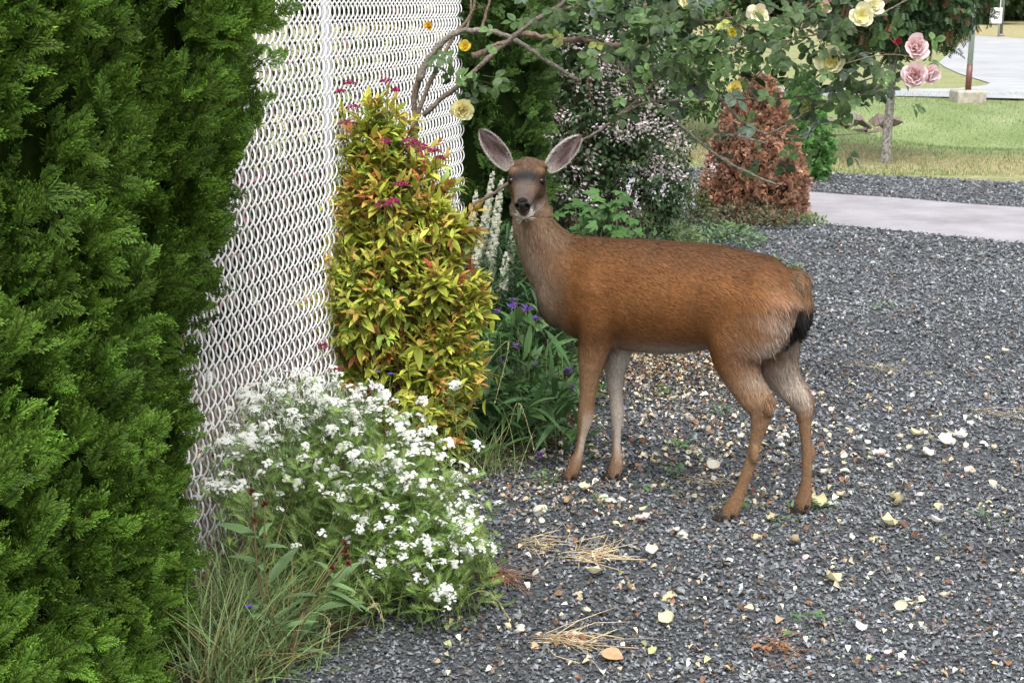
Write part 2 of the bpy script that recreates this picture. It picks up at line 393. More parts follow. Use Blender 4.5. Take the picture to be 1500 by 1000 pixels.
def pebble(seed, k=8):
    r = np.random.default_rng(seed)
    t = (1 + 5 ** .5) / 2
    V = np.array([(1, 0, 0), (-1, 0, 0), (0, 1, 0), (0, -1, 0), (0, 0, 1), (0, 0, -1)], float)
    V = nrm(V + r.normal(0, .38, V.shape)) * r.uniform(.75, 1.15, (6, 1)) * np.array([1.25, .9, .62])
    F = [(0, 2, 4), (2, 1, 4), (1, 3, 4), (3, 0, 4), (2, 0, 5), (1, 2, 5), (3, 1, 5), (0, 3, 5)]
    return Tm(V, F)
PB = [pebble(s) for s in range(8)]
def rot_rand(n, s, tilt=.38):
    a = rng.uniform(0, 2 * math.pi, n); up = nrm(np.stack([rng.normal(0, tilt, n), rng.normal(0, tilt, n), np.ones(n)], 1))
    return frames(np.stack([np.cos(a), np.sin(a), rng.normal(0, tilt, n)], 1), up, s)
def gravel_stones():
    items = []
    bands = [(2.4, 3.6, 7200, .0060), (3.6, 5.0, 5200, .0068), (5.0, 6.8, 3700, .0078), (6.8, 9.0, 2300, .0092), (9.0, 14.3, 1250, .0110)]
    for y0, y1, dens, s in bands:
        x0, x1 = -1.0, .42 * y1 + .35
        n = int((x1 - x0) * (y1 - y0) * dens)
        x = rng.uniform(x0, x1, n); y = rng.uniform(y0, y1, n)
        k = ~inside(bed_poly, x + rng.normal(0, .06, n), y + rng.normal(0, .06, n)) & ~inside(path_poly, x, y) & inside(np.array(g0), x, y) & (x < .42 * y + .4)
        x, y = x[k], y[k]; n = len(x)
        sc = s * np.exp(rng.normal(0, .28, n))
        v = np.exp(rng.normal(0, .42, n)) * .120 * (.75 + .5 * vnoise(np.stack([x, y, 0 * x], 1), 2.2))
        lt = rng.random(n) < .03; v[lt] = rng.uniform(.25, .42, lt.sum())
        c = v[:, None] * np.array([.93, 1.0, 1.07]) * (1 + rng.normal(0, .03, (n, 3)))
        br = rng.random(n) < .010; c[br] = v[br, None] * np.array([1.5, 1.0, .7])
        var = rng.integers(0, 8, n); R = rot_rand(n, sc); L = np.stack([x, y, .004 + sc * rng.uniform(.1, .75, n)], 1)
        for q in range(8):
            m = var == q; items.append((PB[q], R[m], L[m], c[m]))
    o = scatter('gravel_stones', items, M_stone, smooth=False, kind='stuff')
    tag(o, 'crushed blue grey gravel covering the ground around the deer', 'gravel')
gravel_stones()

# ------------------------------------------------------------------ leaf shapes
def leaf_tm(l, w, fold=.25, droop=.15, n=4, tipshade=1.0, peak=.4):
    ys = np.linspace(0, 1, n + 1); V, F, S = [], [], []
    for k, y in enumerate(ys):
        ww = w * .5 * (math.sin(math.pi * min(1, (y ** (math.log(.5) / math.log(peak))))) ** .8 if 0 < y < 1 else .04)
        z = -droop * l * y * y
        V += [(-ww, y * l, z + fold * ww), (0, y * l, z), (ww, y * l, z + fold * ww)]; s = 1 + (tipshade - 1) * y
        S += [s, s * .86, s]
    for k in range(n):
        a = 3 * k; F += [(a, a + 1, a + 4, a + 3), (a + 1, a + 2, a + 5, a + 4)]
    return Tm(V, F, S)
def blade_tm(l, w, bend=.4, n=4):
    V, F = [], []
    for k in range(n + 1):
        t = k / n; ww = w * .5 * (1 - t ** 1.8) + .0004; y = l * (t - .18 * bend * t * t); z = -bend * l * t * t * .6
        V += [(-ww, y, z), (ww, y, z)]
    for k in range(n): F.append((2 * k, 2 * k + 1, 2 * k + 3, 2 * k + 2))
    return Tm(V, F)

def spray_tm(seed, L=.068, tips=2.7, detail=2):
    """one flat fan of scale-leaf twiglets"""
    r = np.random.default_rng(seed); V, F, S = [], [], []
    def twig(p, ang, l, w, s0, s1, zz):
        d = np.array([math.sin(ang), math.cos(ang), 0]); q = np.array([d[1], -d[0], 0]); n = len(V)
        e = p + d * l; e[2] = zz + r.normal(0, .003); m = p + d * l * .6
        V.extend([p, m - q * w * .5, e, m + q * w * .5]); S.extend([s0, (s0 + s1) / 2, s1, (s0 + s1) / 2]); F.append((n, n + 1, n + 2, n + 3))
        return m, e
    curve = r.normal(0, .25)
    p = np.array([0., 0, 0]); ang = 0.; step = L / 7
    for k in range(7):
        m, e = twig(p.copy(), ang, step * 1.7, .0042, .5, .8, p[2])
        for sgn in (-1, 1):
            l2 = L * (.50 - .055 * k) * r.uniform(.75, 1.2); a2 = ang + sgn * r.uniform(.5, .8)
            m2, e2 = twig(p.copy(), a2, l2, .0042, .6, .95 + .1 * k / 7, p[2] + r.normal(0, .004))
            if detail:
                for s in (.3, .52, .75):
                    b0 = p + (e2 - p) * s
                    for sg in (-1, 1):
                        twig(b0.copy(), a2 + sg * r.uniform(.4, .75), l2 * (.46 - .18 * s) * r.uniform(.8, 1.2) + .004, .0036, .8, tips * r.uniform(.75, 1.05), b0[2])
        p = p + np.array([math.sin(ang), math.cos(ang), 0]) * step; p[2] = -.10 * L * (k / 7) ** 2 * 4; ang += curve * .12
    twig(p.copy(), ang, step * 1.6, .004, .9, tips, p[2])
    return Tm(V, F, S)
SPRAY = [spray_tm(s) for s in range(6)]
SPRAY_L = [spray_tm(s + 40, L=.11, detail=0) for s in range(4)]

def cedar(name, label, cat, cx, cy, prof, H, colour, dens, group=None, sprays=None, lobes=7, size=1.0, vis=None, seed=0, lobe_amp=.07, mat=None, upb=.55, cvar=.18, lump=14, rnd=.28, core=.80):
    r = np.random.default_rng(seed); sprays = sprays or SPRAY
    root = thing(name, label, cat, (cx, cy, 0), group)
    zp = [p[0] for p in prof]; rp_ = [p[1] for p in prof]
    def rad(th, z):
        base = np.interp(z, zp, rp_)
        ph = seed * 1.7
        lob = lobe_amp * (np.abs(np.sin(lobes * .5 * th + ph + .9 * np.sin(z * 2.1 + ph))) - .62)
        lob2 = lobe_amp * .6 * (np.sin(th * lobes * 1.3 + z * 5.3 + ph) * np.sin(z * 7.1 + th * 2 + ph))
        return base * (1 + lob + lob2)
    # plumes
    area = 2 * math.pi * np.mean(rp_) * H; npl = int(area * dens / lump)
    th = r.uniform(0, 2 * math.pi, npl); z = r.uniform(.02, H, npl) 
    if vis is not None:
        k = (np.cos(th - vis) > -.25) | (r.random(npl) < .35); th, z = th[k], z[k]; npl = len(th)
    depth = r.uniform(.86, 1.0, npl) ** 1.0
    R0 = rad(th, z) * depth
    nrmv = np.stack([np.cos(th), np.sin(th), np.zeros(npl)], 1)
    pc = np.array([cx, cy, 0]) + nrmv * R0[:, None] + np.stack([0 * z, 0 * z, z], 1)
    pdir = nrm(nrmv * .75 + UP * upb + r.normal(0, rnd, (npl, 3)))
    plane = nrm(np.cross(pdir, UP) + r.normal(0, .5, (npl, 3)))     # plume planes stand upright
    pcol = np.exp(r.normal(0, cvar, npl))
    loc, d, u, c, s = [], [], [], [], []
    for i in range(npl):
        m = lump
        a = r.normal(0, .42, m); tt = r.uniform(-.07, .055, m)
        side = np.cross(pdir[i], plane[i])
        dd = nrm(pdir[i] * np.cos(a)[:, None] + side * np.sin(a)[:, None] + r.normal(0, .16, (m, 3)))
        loc.append(pc[i] + dd * tt[:, None] * size + side * (a * .07 * size)[:, None] + plane[i] * r.normal(0, .018 * size, m)[:, None] - pdir[i] * .05 * size)
        d.append(dd); u.append(nrm(plane[i] + r.normal(0, .35, (m, 3)))); s.append(size * np.exp(r.normal(0, .18, m)))
        c.append(colour * pcol[i] * (1 + r.normal(0, .07, (m, 1))) * (1 + r.normal(0, .03, (m, 3))))
    loc = np.vstack(loc); d = np.vstack(d); u = np.vstack(u); s = np.concatenate(s); c = np.vstack(c)
    R = frames(d, u, s); var = r.integers(0, len(sprays), len(loc))
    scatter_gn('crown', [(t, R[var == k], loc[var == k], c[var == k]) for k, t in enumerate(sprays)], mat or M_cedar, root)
    # opaque core in a much darker foliage colour, stops the view through the crown
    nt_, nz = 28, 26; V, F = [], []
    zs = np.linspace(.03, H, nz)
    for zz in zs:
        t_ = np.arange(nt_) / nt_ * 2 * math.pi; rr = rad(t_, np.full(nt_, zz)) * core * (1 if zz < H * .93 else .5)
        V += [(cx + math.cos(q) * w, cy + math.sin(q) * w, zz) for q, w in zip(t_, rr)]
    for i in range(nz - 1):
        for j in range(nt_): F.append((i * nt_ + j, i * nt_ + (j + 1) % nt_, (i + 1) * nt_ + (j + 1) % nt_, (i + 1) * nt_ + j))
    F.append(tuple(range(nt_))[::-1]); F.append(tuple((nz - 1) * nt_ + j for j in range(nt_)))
    add_mesh('inner_core', np.array(V), F, M_core, root, np.tile(np.array(colour) * .16, (len(V), 1)))
    tube_obj('trunk', [([(cx, cy, 0), (cx + .01, cy, H * .4), (cx, cy, H * .9)], [.045, .035, .01])], M_bark, root, cols=[(.10, .07, .05)])
    return root

C_C = np.array([.074, .140, .018])
gg = 'clipped cedars of the tall hedge beside the fence'
cedar('hedge_cedar', 'tall green cedar right against the near end of the white mesh fence', 'cedar', -1.14, 3.4,
      [(0, .28), (.33, .28), (.8, .31), (.97, .36), (1.17, .43), (1.33, .47), (1.46, .52), (1.65, .59), (2.0, .62), (2.4, .3)], 2.35, C_C, 4600, gg, vis=-.9, size=.74, cvar=.24, upb=.8, seed=1)
cedar('hedge_cedar', 'middle cedar of the tall hedge, second from the left edge', 'cedar', -1.25, 2.9,
      [(0, .42), (.6, .46), (1.2, .45), (1.7, .46), (2.0, .5), (2.4, .25)], 2.3, C_C * .97, 4600, gg, vis=-.9, size=.74, cvar=.24, upb=.8, seed=5)
cedar('hedge_cedar', 'nearest cedar of the hedge, cut off by the left edge of the photo', 'cedar', -1.44, 2.5,
      [(0, .50), (.6, .53), (1.2, .53), (1.7, .50), (2.0, .5), (2.4, .25)], 2.3, C_C * 1.03, 4200, gg, vis=-.9, size=.74, cvar=.24, upb=.8, seed=9)

# ------------------------------------------------------------------ chain link fence
FD = nrm(np.array([.24, 1, 0])); FN = np.array([FD[1], -FD[0], 0])       # along the fence, and out of it towards the deer
def fence_pt(y, z=0, off=0): return np.array([-1.84 + .24 * y, y, z]) + FN * off
def fence():
    y0, y1 = 3.55, 7.6; root = thing('chain_link_fence', 'white vinyl coated chain link fence running back behind the flowering shrubs', 'fence', fence_pt(y0))
    cw, rh, top = .0235, .0605, 2.15
    nper = int(top / (2 * rh)); n = nper * 16 + 1
    ph = np.arange(n) / 16 * 2 * math.pi
    # flattened helix: zigzag across, bulging out and back
    tri = np.arcsin(np.sin(ph) * .985) / (math.pi / 2) / .89
    z = np.arange(n) / 16 * 2 * rh + .03
    pts = np.zeros((n, 3))
    across = tri * cw * .60; dep = np.cos(ph) * .0125
    pts = FD[None] * across[:, None] + FN[None] * dep[:, None]; pts[:, 2] = z
    t = tubes_tm([(pts, .0030)], 6)
    meshes = []
    for q in range(2):
        V = t.v.copy()
        meshes.append(make_mesh('wire', V, t.loops, t.sizes, M_wire, t.shade * .84))
    N_ = int((y1 - y0) / FD[1] / cw)
    base = fence_pt(y0)
    for i in range(N_):
        o = bpy.data.objects.new('wire', meshes[0]); p = base + FD * cw * i
        o.location = p; put(o, root)
        # neighbours hook into each other: alternate wires run half a turn apart
        if i % 2: o.location = p + np.array([0, 0, rh]) - np.array([0, 0, 0])
    for yy in (3.56, 5.12, 7.55):
        b = fence_pt(yy, 0, -.045)
        tube_obj('post', [([b, b + UP * .6, b + UP * 2.25], .024 if yy != 5.12 else .019)], M_metal, root, 14, cols=[(.36, .37, .40)])
        tube_obj('post_cap', [([b + UP * 2.25, b + UP * 2.27, b + UP * 2.30], [.03, .028, .008])], M_metal, root, 12, cols=[(.5, .5, .5)])
    b0, b1 = fence_pt(3.56, 2.17, -.03), fence_pt(7.55, 2.17, -.03)
    tube_obj('top_rail', [([b0, b0 * .5 + b1 * .5, b1], .02)], M_metal, root, 12, cols=[(.6, .61, .63)])
fence()

# ------------------------------------------------------------------ the deer
AX = np.array([-.837, .547, 0]); LT = np.array([-.547, -.837, 0]); DO = np.array([.555, 4.585, 0])
def DP(px, py, l):
    """point of the deer at lateral offset l that lies under pixel px,py of the photograph"""
    o = DO + LT * l; d = ray(px, py); c0 = np.array([0, 0, CAM_H]); n = LT
    t = ((o - c0) @ n) / (d @ n); return c0 + d * t
def pxm(p):     # metres per photo pixel at p
    return (p[1] * math.cos(PITCH) + (CAM_H - p[2]) * math.sin(PITCH)) / FOC
def loft_tm(C, A, B, side, n=20, pw=2.0, e2s=None):
    """elliptical sections: half-size A in the plane of the limb, B sideways"""
    C = np.asarray(C, float); m = len(C); t = nrm(np.gradient(C, axis=0)); V = []
    s = np.asarray(side, float); s = np.tile(s, (m, 1)) if s.ndim == 1 else s
    s = nrm(s - (s * t).sum(1, keepdims=True) * t); e = np.cross(t, s)
    a = np.arange(n) / n * 2 * math.pi
    ca, sa = np.cos(a), np.sin(a); k = 2 / pw
    ca = np.sign(ca) * abs(ca) ** k; sa = np.sign(sa) * abs(sa) ** k
    for i in range(m): V.append(C[i] + ca[:, None] * A[i] * e[i] + sa[:, None] * B[i] * s[i])
    V = np.vstack(V); F = []
    for i in range(m - 1):
        for j in range(n): F.append((i * n + j, i * n + (j + 1) % n, (i + 1) * n + (j + 1) % n, (i + 1) * n + j))
    c0 = len(V); V = np.vstack([V, C[0] - t[0] * min(A[0], B[0]) * .5, C[-1] + t[-1] * min(A[-1], B[-1]) * .5])
    for j in range(n): F.append((c0, (j + 1) % n, j)); F.append((c0 + 1, (m - 1) * n + j, (m - 1) * n + (j + 1) % n))
    return Tm(V, F)
def smooth_loft(C, A, B, side, n=20, k=4, pw=2.0):
    X = np.hstack([np.asarray(C), np.asarray(A)[:, None], np.asarray(B)[:, None]]); Y = spline(X, n=k)
    return loft_tm(Y[:, :3], Y[:, 3], Y[:, 4], side, n, pw)

HO = np.array([.060, 4.945, 1.072]); HT = np.array([.034, 4.715, .978])
HF = nrm(HT - HO); HR = nrm(np.cross(HF, UP)); HU = np.cross(HR, HF)     # forward, towards image left (its right ear side)?, up
if HR[0] < 0: HR = -HR
HU = nrm(np.cross(HR, HF)); HU = HU if HU[2] > 0 else -HU
def hp(t, r, u): return HO + HF * t + HR * r + HU * u

def deer():
    root = thing('deer', 'brown doe standing on the gravel with her head turned towards the camera', 'deer', (.555, 4.585, 0))
    parts = []
    top = [(800, 352), (815, 342), (850, 345), (900, 349), (950, 351), (1000, 354), (1050, 359), (1095, 368), (1130, 380), (1155, 395), (1172, 412)]
    bot = [(795, 440), (812, 472), (838, 492), (870, 500), (905, 508), (940, 515), (985, 517), (1030, 512), (1090, 500), (1140, 490), (1160, 480)]
    T = np.array([DP(x, y, 0) for x, y in top]); B = np.array([DP(x, y, 0) for x, y in bot])
    ts = (T - DO) @ AX; bs = (B - DO) @ AX
    ss = np.linspace(ts[-1] - .005, min(ts[0], bs[0]), 17)
    zt = np.interp(ss, ts[::-1], T[::-1, 2]); zb = np.interp(ss, bs[::-1], B[::-1, 2])
    wd = np.interp(ss, [-.46, -.40, -.3, -.15, 0, .15, .3, .42, .5], [.05, .095, .128, .128, .132, .128, .110, .088, .05])
    C = np.array([DO + AX * s + UP * (p + q) / 2 for s, p, q in zip(ss, zt, zb)])
    A = (zt - zb) / 2
    A[0] *= .62; A[-1] *= .72
    # sections stay upright: build explicitly
    n = 28; a_ = np.arange(n) / n * 2 * math.pi; V = []
    for i in range(len(ss)):
        ca, sa = np.cos(a_), np.sin(a_)
        V.append(C[i] + UP * (ca * A[i])[:, None] + LT * (np.sign(sa) * abs(sa) ** .9 * wd[i] * np.where(ca > 0, 1 - .28 * ca ** 2, 1 - .12 * ca ** 2))[:, None])
    V = np.vstack(V); F = []
    m = len(ss)
    for i in range(m - 1):
        for j in range(n): F.append((i * n + j, i * n + (j + 1) % n, (i + 1) * n + (j + 1) % n, (i + 1) * n + j))
    F.append(tuple(range(n))[::-1]); F.append(tuple((m - 1) * n + j for j in range(n)))
    parts.append(Tm(V, F))
    # round ends of the trunk
    def ball(c, r, ax=None, rr=None):
        """stretched ball"""
        c = np.asarray(c, float); nn, mm = 14, 9; V = []; F = []
        ex, ey, ez = (AX, LT, UP) if ax is None else ax
        rx, ry, rz = (r, r, r) if rr is None else rr
        for i in range(mm + 1):
            ph = math.pi * i / mm
            for j in range(nn):
                th = 2 * math.pi * j / nn
                V.append(c + ex * rx * math.sin(ph) * math.cos(th) + ey * ry * math.sin(ph) * math.sin(th) + ez * rz * math.cos(ph))
        for i in range(mm):
            for j in range(nn): F.append((i * nn + j, (i + 1) * nn + j, (i + 1) * nn + (j + 1) % nn, i * nn + (j + 1) % nn))
        parts.append(Tm(V, F))
    ball(DP(1112, 440, 0), 0, rr=(.12, .112, .150))
    for l in (.055, -.055): ball(DP(1108, 455, l), 0, rr=(.12, .075, .145))
    for l in (.05, -.05): ball(DP(868, 435, l), 0, rr=(.10, .062, .155))
    ball(DP(818, 428, 0), 0, rr=(.075, .078, .125))
    ball(DP(1075, 505, .04), 0, rr=(.09, .06, .08))
    # neck
    nk = [((856, 415), .0, .140, .088), ((824, 396), .0, .128, .080), ((797, 362), .0, .106, .076), ((781, 328), .0, .078, .070), ((776, 300), 0, .062, .062), ((777, 272), 0, .050, .052)]
    C = np.array([DP(q[0][0], q[0][1], q[1]) for q in nk]); C[-1] = hp(.02, 0, -.01); C[-2] = C[-2] * .5 + hp(.03, 0, -.07) * .5
    sd = np.array([LT, LT, nrm(LT * .8 + HR * -.2), nrm(LT * .45 - HR * .55), -HR, -HR])
    X = np.hstack([C, np.array([[q[2], q[3]] for q in nk]), sd]); Y = spline(X, n=4)
    parts.append(loft_tm(Y[:, :3], Y[:, 3], Y[:, 4], Y[:, 5:8], 20))
    # skull and muzzle: (t, half width, up, down)
    hd = [(-.035, .030, .022, .035), (-.015, .048, .046, .050), (.02, .056, .056, .054), (.055, .061, .057, .056), (.085, .063, .050, .058), (.11, .055, .040, .055),
          (.14, .044, .032, .046), (.17, .037, .027, .036), (.20, .034, .025, .026), (.225, .033, .025, .020), (.243, .029, .022, .016)]
    V = []; F = []; n = 22; a_ = np.arange(n) / n * 2 * math.pi
    H_ = spline(np.array(hd), n=3)
    for t, w, u, d in H_:
        for q in a_:
            c, s = math.cos(q), math.sin(q); V.append(hp(t, w * (np.sign(s) * abs(s) ** .9), (u if c > 0 else d) * c))
    m = len(H_)
    for i in range(m - 1):
        for j in range(n): F.append((i * n + j, i * n + (j + 1) % n, (i + 1) * n + (j + 1) % n, (i + 1) * n + j))
    F.append(tuple(range(n))[::-1]); F.append(tuple((m - 1) * n + j for j in range(n)))
    parts.append(Tm(V, F))
    for s in (-1, 1):     # brow ridges, cheeks, ear roots
        parts_ax = (HF, HR, HU)
        ball(hp(.075, s * .046, .034), 0, parts_ax, (.030, .020, .017))
        ball(hp(.075, s * .040, -.018), 0, parts_ax, (.05, .026, .034))
        ball(hp(.012, s * .046, .022), 0, parts_ax, (.024, .022, .024)); ball(hp(.125, s * .030, -.012), 0, parts_ax, (.030, .014, .020))
    # lower jaw, dropped a little open
    jw = [(.03, .038, .020, -.045), (.08, .036, .018, -.058), (.13, .030, .015, -.058), (.17, .025, .012, -.058), (.20, .022, .010, -.060), (.222, .018, .009, -.060)]
    V = []; F = []; H_ = spline(np.array(jw), n=3)
    for t, w, hgt, off in H_:
        for q in a_: V.append(hp(t, w * math.sin(q), off + hgt * math.cos(q)))
    m = len(H_)
    for i in range(m - 1):
        for j in range(n): F.append((i * n + j, i * n + (j + 1) % n, (i + 1) * n + (j + 1) % n, (i + 1) * n + j))
    F.append(tuple(range(n))[::-1]); F.append(tuple((m - 1) * n + j for j in range(n)))
    parts.append(Tm(V, F))
    # legs
    legs = {
        'nf': ([(878, 415, 46), (876, 462, 42), (874, 492, 32), (868, 522, 24), (864, 552, 17), (861, 580, 13.8), (859, 600, 13.6), (857, 615, 12.8), (853, 635, 8.4), (849, 657, 7.4), (845, 672, 9.5), (841, 684, 11.5), (836, 694, 10.5), (833, 700, 10)], .060, .048, .85),
        'ff': ([(890, 440, 36), (902, 480, 34), (904, 510, 25), (902, 538, 18), (901, 560, 14), (903, 585, 11.5), (904, 600, 12.2), (904, 612, 11), (904, 632, 7.4), (903, 653, 7.3), (904, 668, 9.5), (903, 680, 11.5), (900, 692, 11.5), (897, 698, 10)], -.060, -.048, .85),
        'nh': ([(1102, 430, 72), (1096, 465, 66), (1082, 500, 50), (1079, 525, 37), (1090, 556, 30), (1104, 580, 27), (1113, 597, 22), (1114, 612, 17.5), (1111, 628, 13.5), (1107, 645, 10.8), (1102, 665, 9.8), (1097, 684, 10.2), (1090, 703, 9.8), (1083, 722, 11), (1076, 738, 13), (1069, 750, 13.5), (1063, 757, 10)], .062, .10, .72),
        'fh': ([(1118, 430, 66), (1122, 465, 62), (1126, 500, 50), (1136, 530, 36), (1150, 556, 27), (1165, 576, 23), (1175, 592, 18.5), (1178, 606, 14.5), (1179, 622, 11), (1181, 650, 9), (1182, 680, 9), (1181, 705, 9.2), (1179, 722, 11.5), (1176, 736, 13.5), (1173, 746, 11)], -.062, -.10, .72)}
    ball(DP(1142, 482, 0), 0, rr=(.055, .06, .06))
    feet = {}
    for k, (L, l0, l1, lat) in legs.items():
        m = len(L); C, A, B = [], [], []
        for i, (x, y, h) in enumerate(L):
            l = l0 + (l1 - l0) * (i / (m - 1)) ** .7; p = DP(x, y, l); s = pxm(p) * (.90 if h < 36 else 1); C.append(p); A.append(h * s)
            B.append(min(h * s * (lat if h < 30 else .8), .062 if k[1] == 'f' else .072))
        parts.append(smooth_loft(C, A, B, LT, 16, 3)); feet[k] = (C[-1], C[-2], C[-3])
        if k in ('nh', 'fh'):    # point of the hock
            hx, hy = ((1124, 594) if k == 'nh' else (1184, 592)); p = DP(hx, hy, l1); ball(p, 0, rr=(.020, .017, .032))
            gx, gy = ((1105, 664) if k == 'nh' else (1188, 664)); ball(DP(gx, gy, l1), 0, rr=(.015, .014, .035))
    # tail
    tl = [(1160, 400, 14), (1172, 412, 15), (1180, 428, 12), (1182, 448, 12.5), (1181, 468, 11.5), (1178, 484, 7), (1177, 494, 3)]
    C = [DP(x - (5 if y > 415 else 3), y, .0) for x, y, h in tl]; TC = C
    parts.append(smooth_loft(C, [h * pxm(c) for (x, y, h), c in zip(tl, C)], [h * pxm(c) * 1.1 for (x, y, h), c in zip(tl, C)], LT, 12, 4))
    J = join_tm(parts)
    me = make_mesh('raw', J.v, J.loops, J.sizes, None)
    tmp = bpy.data.objects.new('raw', me); col.objects.link(tmp)
    md = tmp.modifiers.new('r', 'REMESH'); md.mode = 'VOXEL'; md.voxel_size = .0052; md.use_smooth_shade = True
    sm = tmp.modifiers.new('s', 'SMOOTH'); sm.factor = .5; sm.iterations = 6
    me_r = bpy.data.meshes.new_from_object(tmp.evaluated_get((bpy.context.evaluated_depsgraph_get()))); bpy.data.objects.remove(tmp)
    tmp = bpy.data.objects.new('raw', me_r); col.objects.link(tmp)
    vg = tmp.vertex_groups.new(name='trunk'); VV0 = np.zeros(len(me_r.vertices) * 3, np.float32); me_r.vertices.foreach_get('co', VV0); VV0 = VV0.reshape(-1, 3)
    wv = sstep(.43, .56, VV0[:, 2]) * (1 - .9 * sstep(.86, .95, VV0[:, 2]) * sstep(.42, .5, (VV0 - DO) @ AX)) * sstep(-.435, -.40, (VV0 - DO) @ AX)
    for lv in range(1, 11):
        ids = np.nonzero((wv * 10).round() == lv)[0].tolist()
        if ids: vg.add(ids, lv / 10, 'REPLACE')
    s2 = tmp.modifiers.new('s', 'SMOOTH'); s2.factor = .6; s2.iterations = 60; s2.vertex_group = 'trunk'
    dg = bpy.context.evaluated_depsgraph_get(); dg.update()
    me2 = bpy.data.meshes.new_from_object(tmp.evaluated_get(dg)); bpy.data.objects.remove(tmp)
    nv = len(me2.vertices); V = np.zeros(nv * 3, np.float32); me2.vertices.foreach_get('co', V); V = V.reshape(-1, 3).astype(float)
    Nn = np.zeros(nv * 3, np.float32); me2.vertices.foreach_get('normal', Nn); Nn = Nn.reshape(-1, 3).astype(float)

    TAIL = spline(np.array(TC[1:]), n=4)
    def project(X):
        v = X - np.array([0, 0, CAM_H]); zc = v[:, 1] * math.cos(PITCH) - v[:, 2] * math.sin(PITCH)
        return 750 + v[:, 0] / zc * FOC
    def colour(X, Nn):
        s = (X - DO) @ AX; l = (X - DO) @ LT; z = X[:, 2]; n = len(X)
        lump = .6 * vnoise(X, 14) + .4 * vnoise(X, 45)
        c = np.tile(np.array([.188, .080, .027]), (n, 1)) * (1 + .45 * (lump[:, None] - .5))
        def mix(c, col_, w): w = np.clip(w, 0, 1)[:, None]; return c * (1 - w) + np.array(col_) * w
        c = mix(c, (.085, .042, .021), sstep(.77, .87, z) * .75 * (z < 1))                    # darker back line
        c = mix(c, (.115, .062, .034), sstep(.62, .52, z) * sstep(-.25, 0, s) * .45)           # lower flank
        hind = sstep(-.16, -.30, s)
        c = mix(c, (.165, .110, .075), hind * sstep(.74, .56, z) * .6)
        under = sstep(-.35, -.8, Nn[:, 2]) * sstep(.60, .52, z) * sstep(.44, .47, z)
        c = mix(c, (.42, .36, .30), under * sstep(.28, .05, s))                               # pale groin
        leg = sstep(.56, .44, z)
        c = mix(c, (.225, .135, .075), leg * .85)
        side = np.sign(l); inner = sstep(-.05, -.55, (Nn @ LT) * side)
        c = mix(c, (.40, .35, .30), leg * inner * np.where(s > 0, sstep(.12, .2, z), sstep(.33, .42, z) * .8) * .9)                   # white inner legs
        ff = (s > .05) & (l > 0)
        c = mix(c, (.50, .42, .34), np.where(s > .05, 1, 0) * sstep(.30, .22, z) * sstep(.05, .10, z) * sstep(.2, -.3, Nn @ AX) * .8)   # pale back of the cannon
        frontfar = (s > .05) & (l < -.02) & (z < .5)
        c = mix(c, (.46, .40, .35), frontfar * sstep(.1, -.6, Nn @ AX + 0) * .6 + frontfar * .25)
        c = mix(c, (.225, .13, .070), sstep(.16, .07, z) * .8)
        rump = sstep(-.27, -.40, s + .03 * np.sin(z * 60)) * sstep(.82, .64, z) * sstep(.42, .5, z) * sstep(.4, -.6, Nn @ AX)
        c = mix(c, (.30, .255, .215), rump * .70)
        # neck and breast
        nk_ = sstep(.36, .50, s) * (z > .5)
        c = mix(c, (.135, .083, .048), nk_ * .9)
        front = sstep(.1, .7, Nn @ nrm(AX * .8 - UP * .2 + LT * .3)) * nk_
        c = mix(c, (.20, .15, .11), front * .85)
        # head
        h = X - HO; t = h @ HF; r = h @ HR; u = h @ HU
        hd_ = sstep(-.09, -.04, t) * (np.linalg.norm(h - np.outer(np.clip(t, 0, .25), HF), axis=1) < .095) * (z > .90)
        hc = np.tile(np.array([.092, .052, .030]), (n, 1)) * (.45 + 1.1 * vnoise(X, 150)[:, None])
        hc = mix(hc, (.098, .082, .072), sstep(.075, .11, t) * sstep(.034, .010, abs(r)) * .85)    # grey bridge of the nose
        hc = mix(hc, (.016, .014, .015), 1.15 * np.exp(-((t - .110) / .024) ** 2) * sstep(.060, .030, abs(r)) * .95 * (u > .005))
        hc = mix(hc, (.028, .021, .018), np.clip(1.5 * np.exp(-(((t - .090) / .022) ** 2 + ((abs(r) - .054) / .020) ** 2 + ((u - .012) / .022) ** 2)), 0, .95))
        hc = mix(hc, (.26, .14, .065), np.exp(-(((t - .080) / .014) ** 2 + ((abs(r) - .044) / .014) ** 2)) * .45 * (u > .02))
        hc = mix(hc, (.13, .090, .062), sstep(.12, .16, t) * sstep(.012, .028, abs(r)) * .8)
        hc = mix(hc, (.07, .055, .047), sstep(.19, .215, t) * (u > -.03) * .6)
        hc = mix(hc, (.17, .125, .095), sstep(-.015, -.035, u) * sstep(.06, .12, t) * .9); hc = mix(hc, (.50, .47, .43), sstep(-.034, -.046, u) * sstep(.13, .18, t) * .95)         # white chin
        hc = mix(hc, (.30, .22, .16), sstep(-.02, -.05, u) * sstep(.06, .0, t) * .8)
        c = c * (1 - hd_[:, None]) + hc * hd_[:, None]
        # tail: brown above, black below, white edge
        q = (X - DP(1180, 480, 0)); tl_ = (s < -.405) & (z > .50) & (project(X) > 1160)
        tail = np.min([np.linalg.norm(X - q_, axis=1) for q_ in TAIL], axis=0) < .043
        c = np.where((tail > .5)[:, None], mix(mix(np.tile(np.array([.15, .085, .045]), (n, 1)), (.012, .010, .009), sstep(.745, .715, z)), (.45, .4, .36), sstep(-.1, -.5, Nn @ -AX) * .8), c)
        return np.clip(c, .004, .8)
    ca = me2.color_attributes.new('Col', 'FLOAT_COLOR', 'POINT'); cc = np.ones((nv, 4), np.float32); cc[:, :3] = colour(V, Nn)
    ca.data.foreach_set('color', cc.ravel()); me2.materials.clear(); me2.materials.append(M_skin); me2.name = 'body'
